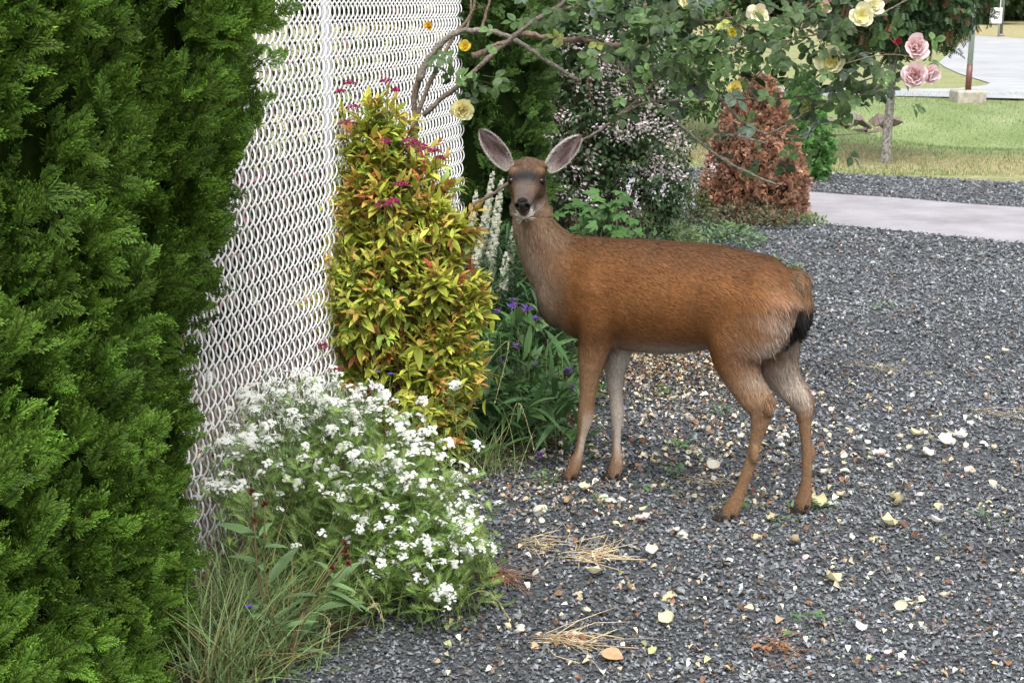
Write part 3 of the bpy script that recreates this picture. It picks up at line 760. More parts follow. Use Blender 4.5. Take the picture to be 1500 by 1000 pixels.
    body = put(bpy.data.objects.new('body', me2), root)
    # fur
    me2.calc_loop_triangles(); tr = np.zeros(len(me2.loop_triangles) * 3, np.int32); me2.loop_triangles.foreach_get('vertices', tr); tr = tr.reshape(-1, 3)
    ar = np.linalg.norm(np.cross(V[tr[:, 1]] - V[tr[:, 0]], V[tr[:, 2]] - V[tr[:, 0]]), axis=1)
    nf = 230000; ti = rng.choice(len(tr), nf, p=ar / ar.sum()); w = rng.dirichlet((1, 1, 1), nf)
    X = (V[tr[ti]] * w[:, :, None]).sum(1); NN = nrm((Nn[tr[ti]] * w[:, :, None]).sum(1))
    s = (X - DO) @ AX; z = X[:, 2]; h = X - HO; t = h @ HF; u = h @ HU; r_ = h @ HR
    keep = ~((t > .215) & (z > .9) & (u > -.03)) & (z > .018); X, NN, s, z, t, u, r_ = X[keep], NN[keep], s[keep], z[keep], t[keep], u[keep], r_[keep]; n = len(X)
    flow = np.tile(-AX * 1.0 - UP * .35, (n, 1))
    wl = sstep(.60, .46, z)[:, None]; flow = flow * (1 - wl) + (-UP - AX * .15) * wl
    wh = (sstep(-.18, -.34, s) * sstep(.84, .7, z))[:, None]; flow = flow * (1 - wh) + (-UP * 1.0 - AX * .45) * wh
    wn_ = (sstep(.38, .50, s) * sstep(.6, .7, z))[:, None]; flow = flow * (1 - wn_) + (-UP * 1.0 - AX * .25) * wn_
    wt = sstep(-.40, -.415, s)[:, None] * (z > .5)[:, None]; flow = flow * (1 - wt) + (-UP * 1.0 - AX * .2) * wt
    isH = ((t > -.05) & (z > .92))[:, None]; flow = np.where(isH, -HF * 1.0 + HR * (np.sign(r_) * .25)[:, None], flow)
    cl = 2 * (vnoise(X, 55) - .5) + 1.2 * (vnoise(X + 3, 20) - .5)
    flow = nrm(flow) + LT * (cl * .10)[:, None] + UP * ((vnoise(X + 7, 18) - .5) * .45)[:, None] + rng.normal(0, .13, (n, 3))
    flow = flow - (flow * NN).sum(1, keepdims=True) * NN; flow = nrm(flow)
    lift = np.full(n, .20); lift += (rng.random(n) < .06) * .25
    d = nrm(flow + NN * lift[:, None])
    ln = np.full(n, .021); ln = np.where(isH[:, 0], .008, ln); ln = np.where(z < .33, .0085, ln); ln = np.where((z > .33) & (z < .5), .0085 + (z - .33) / .17 * .014, ln)
    rear = (s < -.28) & (z > .42) & (z < .78); ln = np.where(rear, .032, ln); ln = np.where((s < -.40) & (z > .5), .030, ln)
    ln = np.where((s > .4) & (z > .55) & (z < .95), .026, ln)
    ln *= np.exp(rng.normal(0, .22, n)); wdt = np.where(ln < .012, .0011, .0020)
    c = colour(X, NN) * np.exp(rng.normal(0, .21, n) + .10 * cl)[:, None] * (1 + rng.normal(0, .04, (n, 3)))
    side = nrm(np.cross(d, NN)); tip = X + d * ln[:, None] - NN * (ln * .12)[:, None]; mid = X + d * (ln * .5)[:, None] + NN * (ln * .04)[:, None]
    W = wdt[:, None] * .5
    base = X - NN * .0015
    VV = np.stack([base, mid + side * W, tip, mid - side * W], 1).reshape(-1, 3)
    L = np.arange(n * 4); S = np.full(n, 4)
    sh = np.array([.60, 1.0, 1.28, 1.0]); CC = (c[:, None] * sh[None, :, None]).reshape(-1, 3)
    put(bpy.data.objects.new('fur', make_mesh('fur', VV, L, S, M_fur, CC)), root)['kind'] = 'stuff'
    # ears
    def ear(base, tip, face, W, sgn):
        ax_ = tip - base; Lg = np.linalg.norm(ax_); a = ax_ / Lg; f = nrm(face - (face @ a) * a); sd = np.cross(a, f)
        nu, nv_ = 16, 14; V, S = [], []
        for layer in (0, 1):
            for i in range(nv_ + 1):
                v = i / nv_; vq = .07 + .93 * v; w = W * 2.2 * vq ** .58 * max(0, 1 - vq) ** .62
                w = max(w, .002); curl = 1.15 - .55 * v
                for j in range(nu + 1):
                    u = j / nu * 2 - 1; an = u * curl
                    p = base + a * v * Lg + sd * (w * math.sin(an) / math.sin(curl)) - f * (w * (math.cos(an) - math.cos(curl)) * .95)
                    if layer: p = p - f * (.0035 * (1 - abs(u) ** 4) + .0008)
                    V.append(p)
                    rim = sstep(.84, .98, abs(u)) if v < .93 else 1
                    if layer == 0:
                        vein = .5 + .5 * math.sin(u * 11 + v * 5); cI = np.array([.10, .066, .062]) * (.6 + .65 * vein) + np.array([.12, .11, .107]) * max(0, math.sin(v * 9 + u * 4)) * .7
                        if v < .3: cI = cI * v / .3 + np.array([.33, .29, .26]) * (1 - v / .3)
                        S.append(cI * (1 - rim) + np.array([.46, .43, .40]) * rim)
                    else: S.append(np.array([.15, .085, .05]) * (1 - rim) + np.array([.42, .38, .34]) * rim)
        F = []; q = nu + 1; o2 = (nv_ + 1) * q
        for i in range(nv_):
            for j in range(nu): k = i * q + j; F.append((k, k + 1, k + q + 1, k + q)); F.append((o2 + k, o2 + k + q, o2 + k + q + 1, o2 + k + 1))
            for j in (0, nu): k = i * q + j; F.append((k, k + q, o2 + k + q, o2 + k))
        for i in (0, nv_):
            for j in range(nu): k = i * q + j; F.append((k, k + 1, o2 + k + 1, o2 + k))
        V = np.array(V); o = add_mesh('ear', V, F, M_skin, root, np.array(S))
        # ear hair: rim fringe, outer coat and long pale hairs inside
        r = np.random.default_rng(3); pts, dr, cc2, ll = [], [], [], []
        for k in range(5200):
            i = r.random() * nv_; j = r.random(); kind = r.random()
            layer = 0 if kind < .55 else 1
            if kind > .86: j = r.choice([r.uniform(0, .03), r.uniform(.97, 1)])
            ii = min(int(i), nv_ - 1); jj = min(int(j * nu), nu - 1); fi, fj = i - ii, j * nu - jj
            k0 = layer * o2 + ii * q + jj
            p = (V[k0] * (1 - fi) * (1 - fj) + V[k0 + 1] * (1 - fi) * fj + V[k0 + q] * fi * (1 - fj) + V[k0 + q + 1] * fi * fj)
            c0 = np.array(S[k0]); u = j * 2 - 1
            if kind > .86: dd = a * .8 + sd * np.sign(u) * .5; c0 = np.array([.50, .47, .44]); l_ = .007
            elif layer == 0: dd = a * .8 + f * .25 - sd * u * .4; l_ = .013 if r.random() < .3 else .006; c0 = c0 * (1.5 if l_ > .01 else 1)
            else: dd = a - f * .25; l_ = .007
            pts.append(p); dr.append(nrm(dd + r.normal(0, .2, 3))); cc2.append(c0 * math.exp(r.normal(0, .2))); ll.append(l_ * r.uniform(.6, 1.3))
        pts = np.array(pts); dr = np.array(dr); t_ = Tm([(-.5, 0, 0), (.5, 0, 0), (.3, .6, 0), (0, 1, .05), (-.3, .6, 0)], [(0, 1, 2, 4), (4, 2, 3)])
        R = frames(dr, np.tile(f, (len(pts), 1)) + rng.normal(0, .3, (len(pts), 3)), 1.0); R[:, :, 0] *= .0009; R[:, :, 1] *= np.array(ll)[:, None]; R[:, :, 2] *= .01
        scatter('ear_hair', [(t_, R, pts, np.array(cc2))], M_fur, o, kind='stuff')
    toc = np.array([0, -1, .12])
    ear(P(747, 247, 4.905), P(704, 191, 4.93), nrm(toc + HR * -.30), .0365, -1)
    ear(P(802, 249, 4.905), P(850, 200, 4.95), nrm(toc + HR * .30), .0365, 1)
    # eyes with lids, nose pad, nostrils, mouth
    def sph(name, c, rr, mat, colr, ax=(HF, HR, HU), par=root, n=14):
        V, F = [], []
        for i in range(n + 1):
            ph = math.pi * i / n
            for j in range(n): th = 2 * math.pi * j / n; V.append(c + ax[0] * rr[0] * math.sin(ph) * math.cos(th) + ax[1] * rr[1] * math.sin(ph) * math.sin(th) + ax[2] * rr[2] * math.cos(ph))
        for i in range(n):
            for j in range(n): F.append((i * n + j, (i + 1) * n + j, (i + 1) * n + (j + 1) % n, i * n + (j + 1) % n))
        return add_mesh(name, np.array(V), F, mat, par, np.tile(np.array(colr, float), (len(V), 1)))
    m_eye = attr_mat('eye', .16, .35)
    for sgn in (-1, 1):
        e = sph('eye', hp(.097, sgn * .0520, .016), (.0165, .0145, .0130), m_eye, (.006, .004, .003))
        pts = [hp(.097 + .018 * math.cos(q), sgn * (.063 - .006 * abs(math.cos(q))), .018 + .011 * math.sin(q)) for q in np.linspace(-.3, math.pi + .3, 10)]
        tube_obj('eyelid', [(pts, [.0015] + [.0034] * 8 + [.0015])], M_skin, e, 6, cols=[(.015, .012, .010)])
    # nose pad as a rounded shield
    NV, NF = [], []; nu, nv_ = 16, 10
    for i in range(nv_ + 1):
        v = i / nv_
        for j in range(nu + 1):
            u = j / nu * 2 - 1; w = .0325 * (1 - .40 * v ** 1.6) * (1 - .50 * (1 - v) ** 2.2)
            z = .024 - .046 * v
            nost = math.exp(-(((abs(u) - .60) / .20) ** 2 + ((v - .42) / .20) ** 2))
            cr = math.exp(-(u / .08) ** 2) * .002 * (v > .3)
            t = .262 - .020 * abs(u) ** 2.4 - .012 * (2 * v - .9) ** 2 * (v < .45) - .010 * v ** 2 - .011 * nost - cr
            NV.append(hp(t, u * w, z - .004 * abs(u) ** 2))
    for i in range(nv_):
        for j in range(nu): k = i * (nu + 1) + j; NF.append((k, k + 1, k + nu + 2, k + nu + 1))
    b0 = len(NV)
    for k in range(b0): NV.append(NV[k] - HF * .035)
    for i in range(nv_):
        for j in (0, nu): k = i * (nu + 1) + j; NF.append((k, k + nu + 1, b0 + k + nu + 1, b0 + k))
    for j in range(nu):
        for i in (0, nv_): k = i * (nu + 1) + j; NF.append((k, k + 1, b0 + k + 1, b0 + k))
    nose = add_mesh('nose', np.array(NV), NF, M_wet, root, np.tile(np.array([.012, .011, .012]), (len(NV), 1)))
    for sgn in (-1, 1): sph('nostril', hp(.2475, sgn * .0185, .006), (.004, .0062, .0072), M_core, (.003, .003, .003), par=nose)
    sph('mouth', hp(.195, 0, -.040), (.036, .0195, .016), M_wet, (.10, .028, .026))
    # hooves and dewclaws
    for k, (e, e1, e2) in feet.items():
        fw = nrm(np.array([e[0] - e2[0], e[1] - e2[1], 0]) + AX * .4)
        for sg in (-1, 1):
            c = np.array([e[0], e[1], 0]) + LT * sg * .0105 + fw * .004
            V, F, n = [], [], 12
            for zz, k1, k2, sh in ((-.003, .030, .0115, .012), (.006, .029, .0112, .010), (.018, .024, .0105, .004), (.030, .018, .010, -.002)):
                for q in range(n):
                    an = 2 * math.pi * q / n; fx = math.cos(an); V.append(c + fw * (k1 * fx + sh) + LT * k2 * math.sin(an) * (1 - .35 * max(0, fx)) + UP * zz)
            for i in range(3):
                for j in range(n): F.append((i * n + j, i * n + (j + 1) % n, (i + 1) * n + (j + 1) % n, (i + 1) * n + j))
            F.append(tuple(range(n))[::-1]); F.append(tuple(3 * n + j for j in range(n)))
            add_mesh('hoof', np.array(V), F, M_horn, root, np.tile(np.array([.03, .024, .02]), (len(V), 1)))
            dc = e1 * .75 + e * .25 - fw * .020 + LT * sg * .014 - UP * .0
            sph('dewclaw', dc, (.008, .0062, .0105), M_horn, (.022, .019, .017), ax=(fw, LT, nrm(UP - fw * .4)), n=8)
deer()

# ------------------------------------------------------------------ small builders for plants
def basal(n, cen, spread):
    return np.asarray(cen) + np.stack([rng.normal(0, spread, n), rng.normal(0, spread, n), np.zeros(n)], 1)
def arc(p0, p1, sag=.12, n=6):
    t = np.linspace(0, 1, n)[:, None]; p0 = np.asarray(p0); p1 = np.asarray(p1)
    q = p0 + (p1 - p0) * t; q[:, 2] += (np.sin(t[:, 0] * math.pi) * sag * np.linalg.norm(p1 - p0)); return q

# ------------------------------------------------------------------ golden spirea
def spirea():
    base = np.array([-.36, 4.98, 0]); root = thing('spirea_bush', 'large golden spirea bush with orange tips and magenta flower heads beside the white mesh fence', 'bush', base)
    ell = [((580, 420), 5.02, .29, .24, .31, 1.1), ((622, 560), 4.95, .20, .20, .24, .6), ((580, 285), 5.05, .22, .18, .20, .75), ((555, 195), 5.05, .13, .1, .15, .22), ((535, 470), 5.05, .16, .2, .3, .35), ((650, 440), 4.95, .17, .18, .2, .3), ((640, 630), 4.92, .13, .14, .10, .15), ((520, 275), 5.1, .10, .10, .13, .15), ((655, 320), 5.0, .12, .12, .12, .22), ((670, 520), 4.9, .13, .15, .16, .25), ((690, 430), 4.95, .08, .12, .10, .08)]
    n = 840; k = rng.choice(len(ell), n, p=np.array([e[5] for e in ell]) / sum(e[5] for e in ell))
    tips, dirs = [], []
    for i in range(n):
        e = ell[k[i]]; d = nrm(rng.normal(0, 1, 3)); d[1] = -abs(d[1]) if rng.random() < .6 else d[1]
        c = P(*e[0], e[1]); tips.append(c + d * np.array(e[2:5]) * rng.uniform(.55, 1.05) ** .6 * (rng.uniform(1.1, 1.35) if rng.random() < .20 else 1)); dirs.append(nrm(d * .8 + np.array([.15, 0, .55]) + rng.normal(0, .25, 3)))
    tips = np.array(tips); tips[:, 2] = np.maximum(tips[:, 2], .06); dirs = np.array(dirs)
    tubes = []
    for i in range(0, n):
        if i % 4 == 0:
            b0 = base + np.array([rng.normal(0, .05), rng.normal(0, .05), 0]); q = arc(b0, tips[i], .06, 5); tubes.append((q, np.linspace(.0035, .0012, 5)))
        tubes.append((np.array([tips[i] - dirs[i] * .16 + np.array([0, 0, -.01]), tips[i] - dirs[i] * .08, tips[i]]), [.0014, .0012, .0008]))
    tube_obj('stems', tubes, M_bark, root, 4, cols=[(.16, .07, .04)] * len(tubes), kind='stuff')
    loc, d, up, c, s = [], [], [], [], []
    for i in range(n):
        m = rng.integers(13, 19); t = np.linspace(-.17, 0, m); an = np.arange(m) * 2.4 + rng.uniform(0, 6)
        e1 = nrm(np.cross(dirs[i], [.3, .2, .9])); e2 = np.cross(dirs[i], e1)
        o = np.cos(an)[:, None] * e1 + np.sin(an)[:, None] * e2; f = ((t + .17) / .17)[:, None]
        dd = nrm(o * (1 - .45 * f) + dirs[i] * (.35 + .75 * f) + rng.normal(0, .15, (m, 3)) - UP * .12)
        loc.append(tips[i] + dirs[i] * t[:, None]); d.append(dd); up.append(nrm(UP + dirs[i] * .5 + rng.normal(0, .25, (m, 3))))
        s.append(rng.uniform(.7, 1.15, m) * (1 - .45 * f[:, 0] ** 4) * rng.choice([.8, 1, 1.2]))
        deep = rng.random() < .25
        g = np.array([.52, .58, .09]) * rng.uniform(.7, 1.15) if not deep else np.array([.30, .44, .08])
        org = np.array([.60, .30, .10]) if rng.random() < .75 else np.array([.45, .10, .05])
        w = np.clip(sstep(.55, 1, f) * rng.choice([0, .4, .8, 1.1], p=[.42, .25, .2, .13]) + (rng.random((m, 1)) < .07) * .7, 0, 1)
        c.append((g * (1 - w) + org * w) * np.exp(rng.normal(0, .14, (m, 1))))
    loc, d, up, c, s = map(np.concatenate, (loc, d, up, c, s))
    tms = [leaf_tm(.062, .024, .35, .25, 4, 1.1), leaf_tm(.054, .022, .2, .4, 4, 1.0), leaf_tm(.072, .024, .3, .1, 4, 1.15)]
    pieces('leaf', 'leaves', tms, frames(d, up, s), loc, c, M_leaf, root, 290)
    # magenta flower heads
    fl = [(512, 125, 1), (500, 135, .7), (518, 160, 1), (507, 182, 1), (565, 120, .8), (580, 133, .6), (610, 215, 1.3), (622, 222, 1.2), (600, 208, 1), (566, 210, .7), (638, 222, .8), (587, 272, 1), (563, 302, 1.2), (575, 296, .9), (472, 508, .8), (492, 541, 1.1), (645, 232, .6)]
    for x, y, k in fl:
        k *= 1.3
        p = P(x, y, 4.83 if y > 200 else 4.95); V = []
        m = 70; a = rng.uniform(0, 6.28, m); r = np.sqrt(rng.random(m)) * .022 * k
        L = p + np.stack([r * np.cos(a), r * np.sin(a), .010 * k * (1 - (r / .022 / k) ** 2) + rng.normal(0, .003, m)], 1)
        cc = np.array([.42, .045, .16]) * np.exp(rng.normal(0, .3, (m, 1)))
        o = scatter('flower_head', [(PB[q], rot_rand(len(L[q::4]), .0036 * np.exp(rng.normal(0, .2, len(L[q::4])))), L[q::4], cc[q::4]) for q in range(4)], M_petal, root)
        tube_obj('flower_stalk', [(np.array([p - UP * .08 - [0, -.02, 0], p - UP * .04, p]), .0012)], M_bark, o, 4, cols=[(.2, .12, .05)])
spirea()

# ------------------------------------------------------------------ white flowering plant (small button heads)
def floret_tm(k=8, r=1.0, domed=.5, seed=0):
    rr = np.random.default_rng(seed); V = [(0, 0, .12 + domed * .3)]; F = []; S = [(.95, .9, .6)]
    for i in range(k):
        a = 2 * math.pi * i / k; w = math.pi / k * .95; q = r * rr.uniform(.85, 1.1); zz = rr.uniform(-.15, .15)
        n = len(V); V += [(q * .62 * math.cos(a - w), q * .62 * math.sin(a - w), .1 + zz * .5), (q * math.cos(a - .4 * w), q * math.sin(a - .4 * w), zz), (q * math.cos(a + .4 * w), q * math.sin(a + .4 * w), zz), (q * .62 * math.cos(a + w), q * .62 * math.sin(a + w), .1 + zz * .5)]
        S += [(1, 1, 1)] * 4; F.append((0, n, n + 1, n + 2, n + 3))
    return Tm(V, F, S)
FLO = [floret_tm(7, seed=i) for i in range(3)]
def cluster_tm(seed, m=9, R=.021, fr=.0078):
    r = np.random.default_rng(seed); lst = []
    for i in range(m):
        a = r.uniform(0, 6.28); q = R * math.sqrt(r.random()); up = nrm(np.array([math.cos(a) * q / R * .6, math.sin(a) * q / R * .6, 1]) + r.normal(0, .15, 3))
        M = frames(np.array([[math.sin(a), math.cos(a), 0.1]]), up[None], fr * r.uniform(.75, 1.15))[0]
        lst.append(xf(FLO[i % 3], M, (math.cos(a) * q, math.sin(a) * q, -q * q / R * .4)))
        # green cup under each floret
        lst.append(xf(PB[i % 8], np.eye(3) * fr * .5, (math.cos(a) * q, math.sin(a) * q, -q * q / R * .4 - fr * .45), (.30, .42, .14)))
    for i in range(4):
        a = i * 1.6 + r.uniform(0, .5); q = R * .5
        V = [(-.0006, 0, -.05), (.0006, 0, -.05), (math.cos(a) * q + .0005, math.sin(a) * q, -.006), (math.cos(a) * q - .0005, math.sin(a) * q, -.006)]
        lst.append(Tm(V, [(0, 1, 2, 3)], [(.25, .35, .12)] * 4))
    return join_tm(lst)
def achillea():
    base = np.array([-.40, 3.86, 0]); root = thing('white_flower_plant', 'bushy plant covered in small white button flowers leaning over the gravel edge', 'flowers', base)
    cl = [cluster_tm(i, 10) for i in range(6)]
    reg = [((430, 575), 4.12, 48, 16, 60), ((500, 600), 4.0, 40, 20, 56), ((560, 635), 3.92, 34, 30, 36), ((395, 620), 4.0, 36, 18, 36), ((355, 650), 3.9, 26, 14, 34), ((520, 665), 3.8, 45, 28, 44), ((600, 690), 3.75, 40, 22, 40), ((660, 740), 3.68, 24, 30, 38),
           ((560, 720), 3.7, 60, 30, 34), ((500, 770), 3.66, 60, 20, 12), ((610, 790), 3.6, 45, 35, 40), ((680, 795), 3.6, 14, 20, 24), ((645, 850), 3.52, 22, 25, 12), ((655, 885), 3.5, 6, 6, 4), ((600, 830), 3.55, 35, 20, 16), ((440, 690), 3.8, 50, 25, 14), ((560, 600), 4.0, 16, 22, 16), ((328, 705), 3.75, 20, 8, 22), ((620,640),3.9,16,16,10), ((665,560),4.1,6,8,4), ((375,570),4.1,30,14,8)]
    L = []
    for (x, y), Y, sx, sy, m in reg:
        for _ in range(m): L.append(P(x + rng.normal(0, sx), y + rng.normal(0, sy), Y + rng.normal(0, .06)))
    L = np.array(L); L[:, 2] = np.maximum(L[:, 2], .12); n = len(L)
    up = nrm(np.array([.15, -.62, .85]) + rng.normal(0, .28, (n, 3))); a = rng.uniform(0, 6.28, n)
    R = frames(np.stack([np.cos(a), np.sin(a), 0 * a], 1), up, rng.uniform(.50, .88, n))
    R = R * np.where((L[:, 0] < -.45) | (L[:, 2] > .42), 1.15, .9)[:, None, None]
    c = np.tile(np.array([.86, .87, .85]), (n, 1))
    pieces('flower_cluster', 'flower_clusters', cl, R, L, c, M_petal, root, 285)
    tubes = []; LL, DD, UU, SS = [], [], [], []
    for i in range(n):
        b0 = base + np.array([rng.uniform(-.28, .30), rng.uniform(-.28, .28), 0]) + np.array([(L[i, 0] - base[0]) * .35, (L[i, 1] - base[1]) * .35, 0])
        q = arc(b0, L[i] - up[i] * .03, .10, 7); tubes.append((q, np.linspace(.0016, .0008, 7)))
        for k in range(11):
            j = rng.random() ** .8 * 5.9; f = j % 1; p = q[int(j)] * (1 - f) + q[int(j) + 1] * f
            an = rng.uniform(0, 6.28); LL.append(p); DD.append(nrm([math.cos(an), math.sin(an), rng.uniform(.1, .9)])); UU.append(nrm([rng.normal(0, .4), rng.normal(0, .4), 1])); SS.append(rng.uniform(.6, 1.2))
    tube_obj('stems', tubes, M_leaf, root, 4, cols=[tuple(np.array([.17, .24, .07]) * rng.uniform(.6, 1.2)) for _ in tubes], kind='stuff')
    # feathery leaves: a rib with narrow side lobes
    def feather(seed):
        r = np.random.default_rng(seed); V, F = [], []
        def st(p, q, w): n = len(V); d = nrm(np.subtract(q, p)); s = np.array([d[1], -d[0], 0]) * w; V.extend([p - s, p + s, q]); F.append((n, n + 1, n + 2))
        P0 = np.zeros(3); L_ = .055
        st(P0, np.array([0, L_, -.006]), .0009)
        for k in range(9):
            y = L_ * (.15 + .085 * k)
            for sg in (-1, 1):
                l = .016 * math.sin(math.pi * (k + 1.5) / 11) * r.uniform(.7, 1.2); st(np.array([0, y, -.003]), np.array([sg * l * .8, y + l * .8, r.normal(0, .003)]), .0012)
        return Tm(V, F)
    LL, DD, UU, SS = map(np.array, (LL, DD, UU, SS)); ft = [feather(i) for i in range(3)]; v = rng.integers(0, 3, len(LL)); R = frames(DD, UU, SS)
    cc = np.array([.25, .38, .10]) * np.exp(rng.normal(0, .25, (len(LL), 1))) * (1 + rng.normal(0, .05, (len(LL), 3)))
    scatter('leaves', [(ft[k], R[v == k], LL[v == k], cc[v == k]) for k in range(3)], M_leaf, root, kind='stuff')
achillea()

# ------------------------------------------------------------------ mountain bluet with purple flowers
def leafy_clump(root, base, n, lmin, lmax, w, colr, height, nobj, spread=.12, mat=None, ratio=None, bend=.5):
    b = basal(n, base, spread); a = rng.uniform(0, 6.28, n); el = rng.uniform(.15, 1.3, n); st = rng.uniform(0, height, n)
    loc = b + np.stack([np.cos(a) * .03, np.sin(a) * .03, st], 1); d = np.stack([np.cos(a) * np.cos(el), np.sin(a) * np.cos(el), np.sin(el)], 1)
    up = nrm(UP + rng.normal(0, .35, (n, 3)) - d * .2)
    s = rng.uniform(lmin, lmax, n); c = np.array(colr) * np.exp(rng.normal(0, .25, (n, 1))) * (1 + rng.normal(0, .05, (n, 3)))
    tms = [leaf_tm(1, w, .3, bend, 6, 1.1, .45), leaf_tm(1, w * .8, .4, bend * 1.5, 6, 1.0, .4), leaf_tm(1, w * 1.1, .25, bend * .6, 6, 1.2, .5)]
    pieces('leaf', 'leaves', tms, frames(d, up, s), loc, c, mat or M_leaf, root, nobj)
    k = rng.choice(n, min(n, 60)); tubes = [(np.array([b[i], (b[i] + loc[i]) / 2, loc[i] + [0, 0, .01]]), .0022) for i in k if st[i] > .04]
    if tubes: tube_obj('stems', tubes, mat or M_leaf, root, 5, cols=[(.12, .19, .06)] * len(tubes), kind='stuff')
def bluet(cx, cy, label, flowers, n, h, sp, nobj):
    root = thing('bluet_plant', label, 'plant', (cx, cy, 0), 'bluet plants with purple flowers')
    leafy_clump(root, (cx, cy, 0), n, .08, .17, .17, (.085, .17, .055), h, nobj, sp)
    for x, y, Y, k in flowers:
        p = P(x, y, Y); lst = []
        for i in range(34):
            a = rng.uniform(0, 6.28); t = rng.uniform(0, .9); d = nrm(np.array([math.cos(a) * (1 - t * .6), math.sin(a) * (1 - t * .6), .25 + t])); l = rng.uniform(.018, .027) * k
            M = frames(d[None], nrm(UP + rng.normal(0, .4, 3))[None], l)[0]
            col_ = np.array([.17, .09, .50]) if i % 3 else np.array([.24, .05, .22])
            lst.append(xf(leaf_tm(1, .20, .3, .3, 3, 1.3, .75), M, p, col_ * rng.uniform(.7, 1.4)))
        T = join_tm(lst); o = put(bpy.data.objects.new('flower', make_mesh('flower', T.v, T.loops, T.sizes, M_petal, T.shade)), root)
        b0 = np.array([cx, cy, 0]) + (p - [cx, cy, 0]) * [.4, .4, 0]
        tube_obj('flower_stem', [(arc(b0, p - UP * .004, .05, 6), .0022)], M_leaf, root, 5, cols=[(.12, .2, .07)])
        tube_obj('calyx', [(np.array([p - UP * .014, p - UP * .006, p]), [.003, .006, .003])], M_leaf, o, 6, cols=[(.10, .12, .05)])
bluet(.03, 5.15, 'green clump with purple flowers at the right foot of the golden bush', [(790, 668, 4.85, .8), (833, 545, 5.0, 1), (838, 568, 5.02, .7)], 330, .24, .13, 170)
bluet(-.02, 5.5, 'taller purple flowered clump at the edge of the golden bush, under the deer breast', [(752, 450, 5.35, 1.1), (773, 455, 5.3, 1.3), (728, 458, 5.35, .9), (757, 508, 5.25, .8), (750, 440, 5.4, .7), (735, 530, 5.2, .6), (786, 468, 5.3, .8), (785, 535, 5.2, .55)], 330, .42, .13, 120)
def tiny_flowers():
    for x, y, Y, k in [(553, 545, 4.55, .6), (572, 548, 4.55, .6), (480, 648 + 60, 3.9, 0), (365, 888, 3.35, .6), (545, 575, 4.5, .5)]:
        if k == 0: continue
        p = P(x, y, Y); lst = []
        for i in range(9):
            a = i * .7; M = frames(np.array([[math.cos(a), math.sin(a), .5]]), UP[None], .013 * k * 1.5)[0]; lst.append(xf(leaf_tm(1, .5, .2, .2, 3), M, p, (.2, .10, .5)))
        T = join_tm(lst)
        r = thing('small_purple_flower', 'tiny purple flower ' + {553: 'left of its twin at the foot of the golden bush', 572: 'right of its twin at the foot of the golden bush', 365: 'low in the grass next to the hedge', 545: 'just above the white blossoms by the golden bush'}[x], 'flower', (p[0], p[1], 0))
        put(bpy.data.objects.new('blossom', make_mesh('blossom', T.v, T.loops, T.sizes, M_petal, T.shade)), r)
        tube_obj('stem', [(arc((p[0] - .03, p[1] + .02, 0), p, .05, 6), .0014)], M_leaf, r, 4, cols=[(.15, .2, .07)])
tiny_flowers()

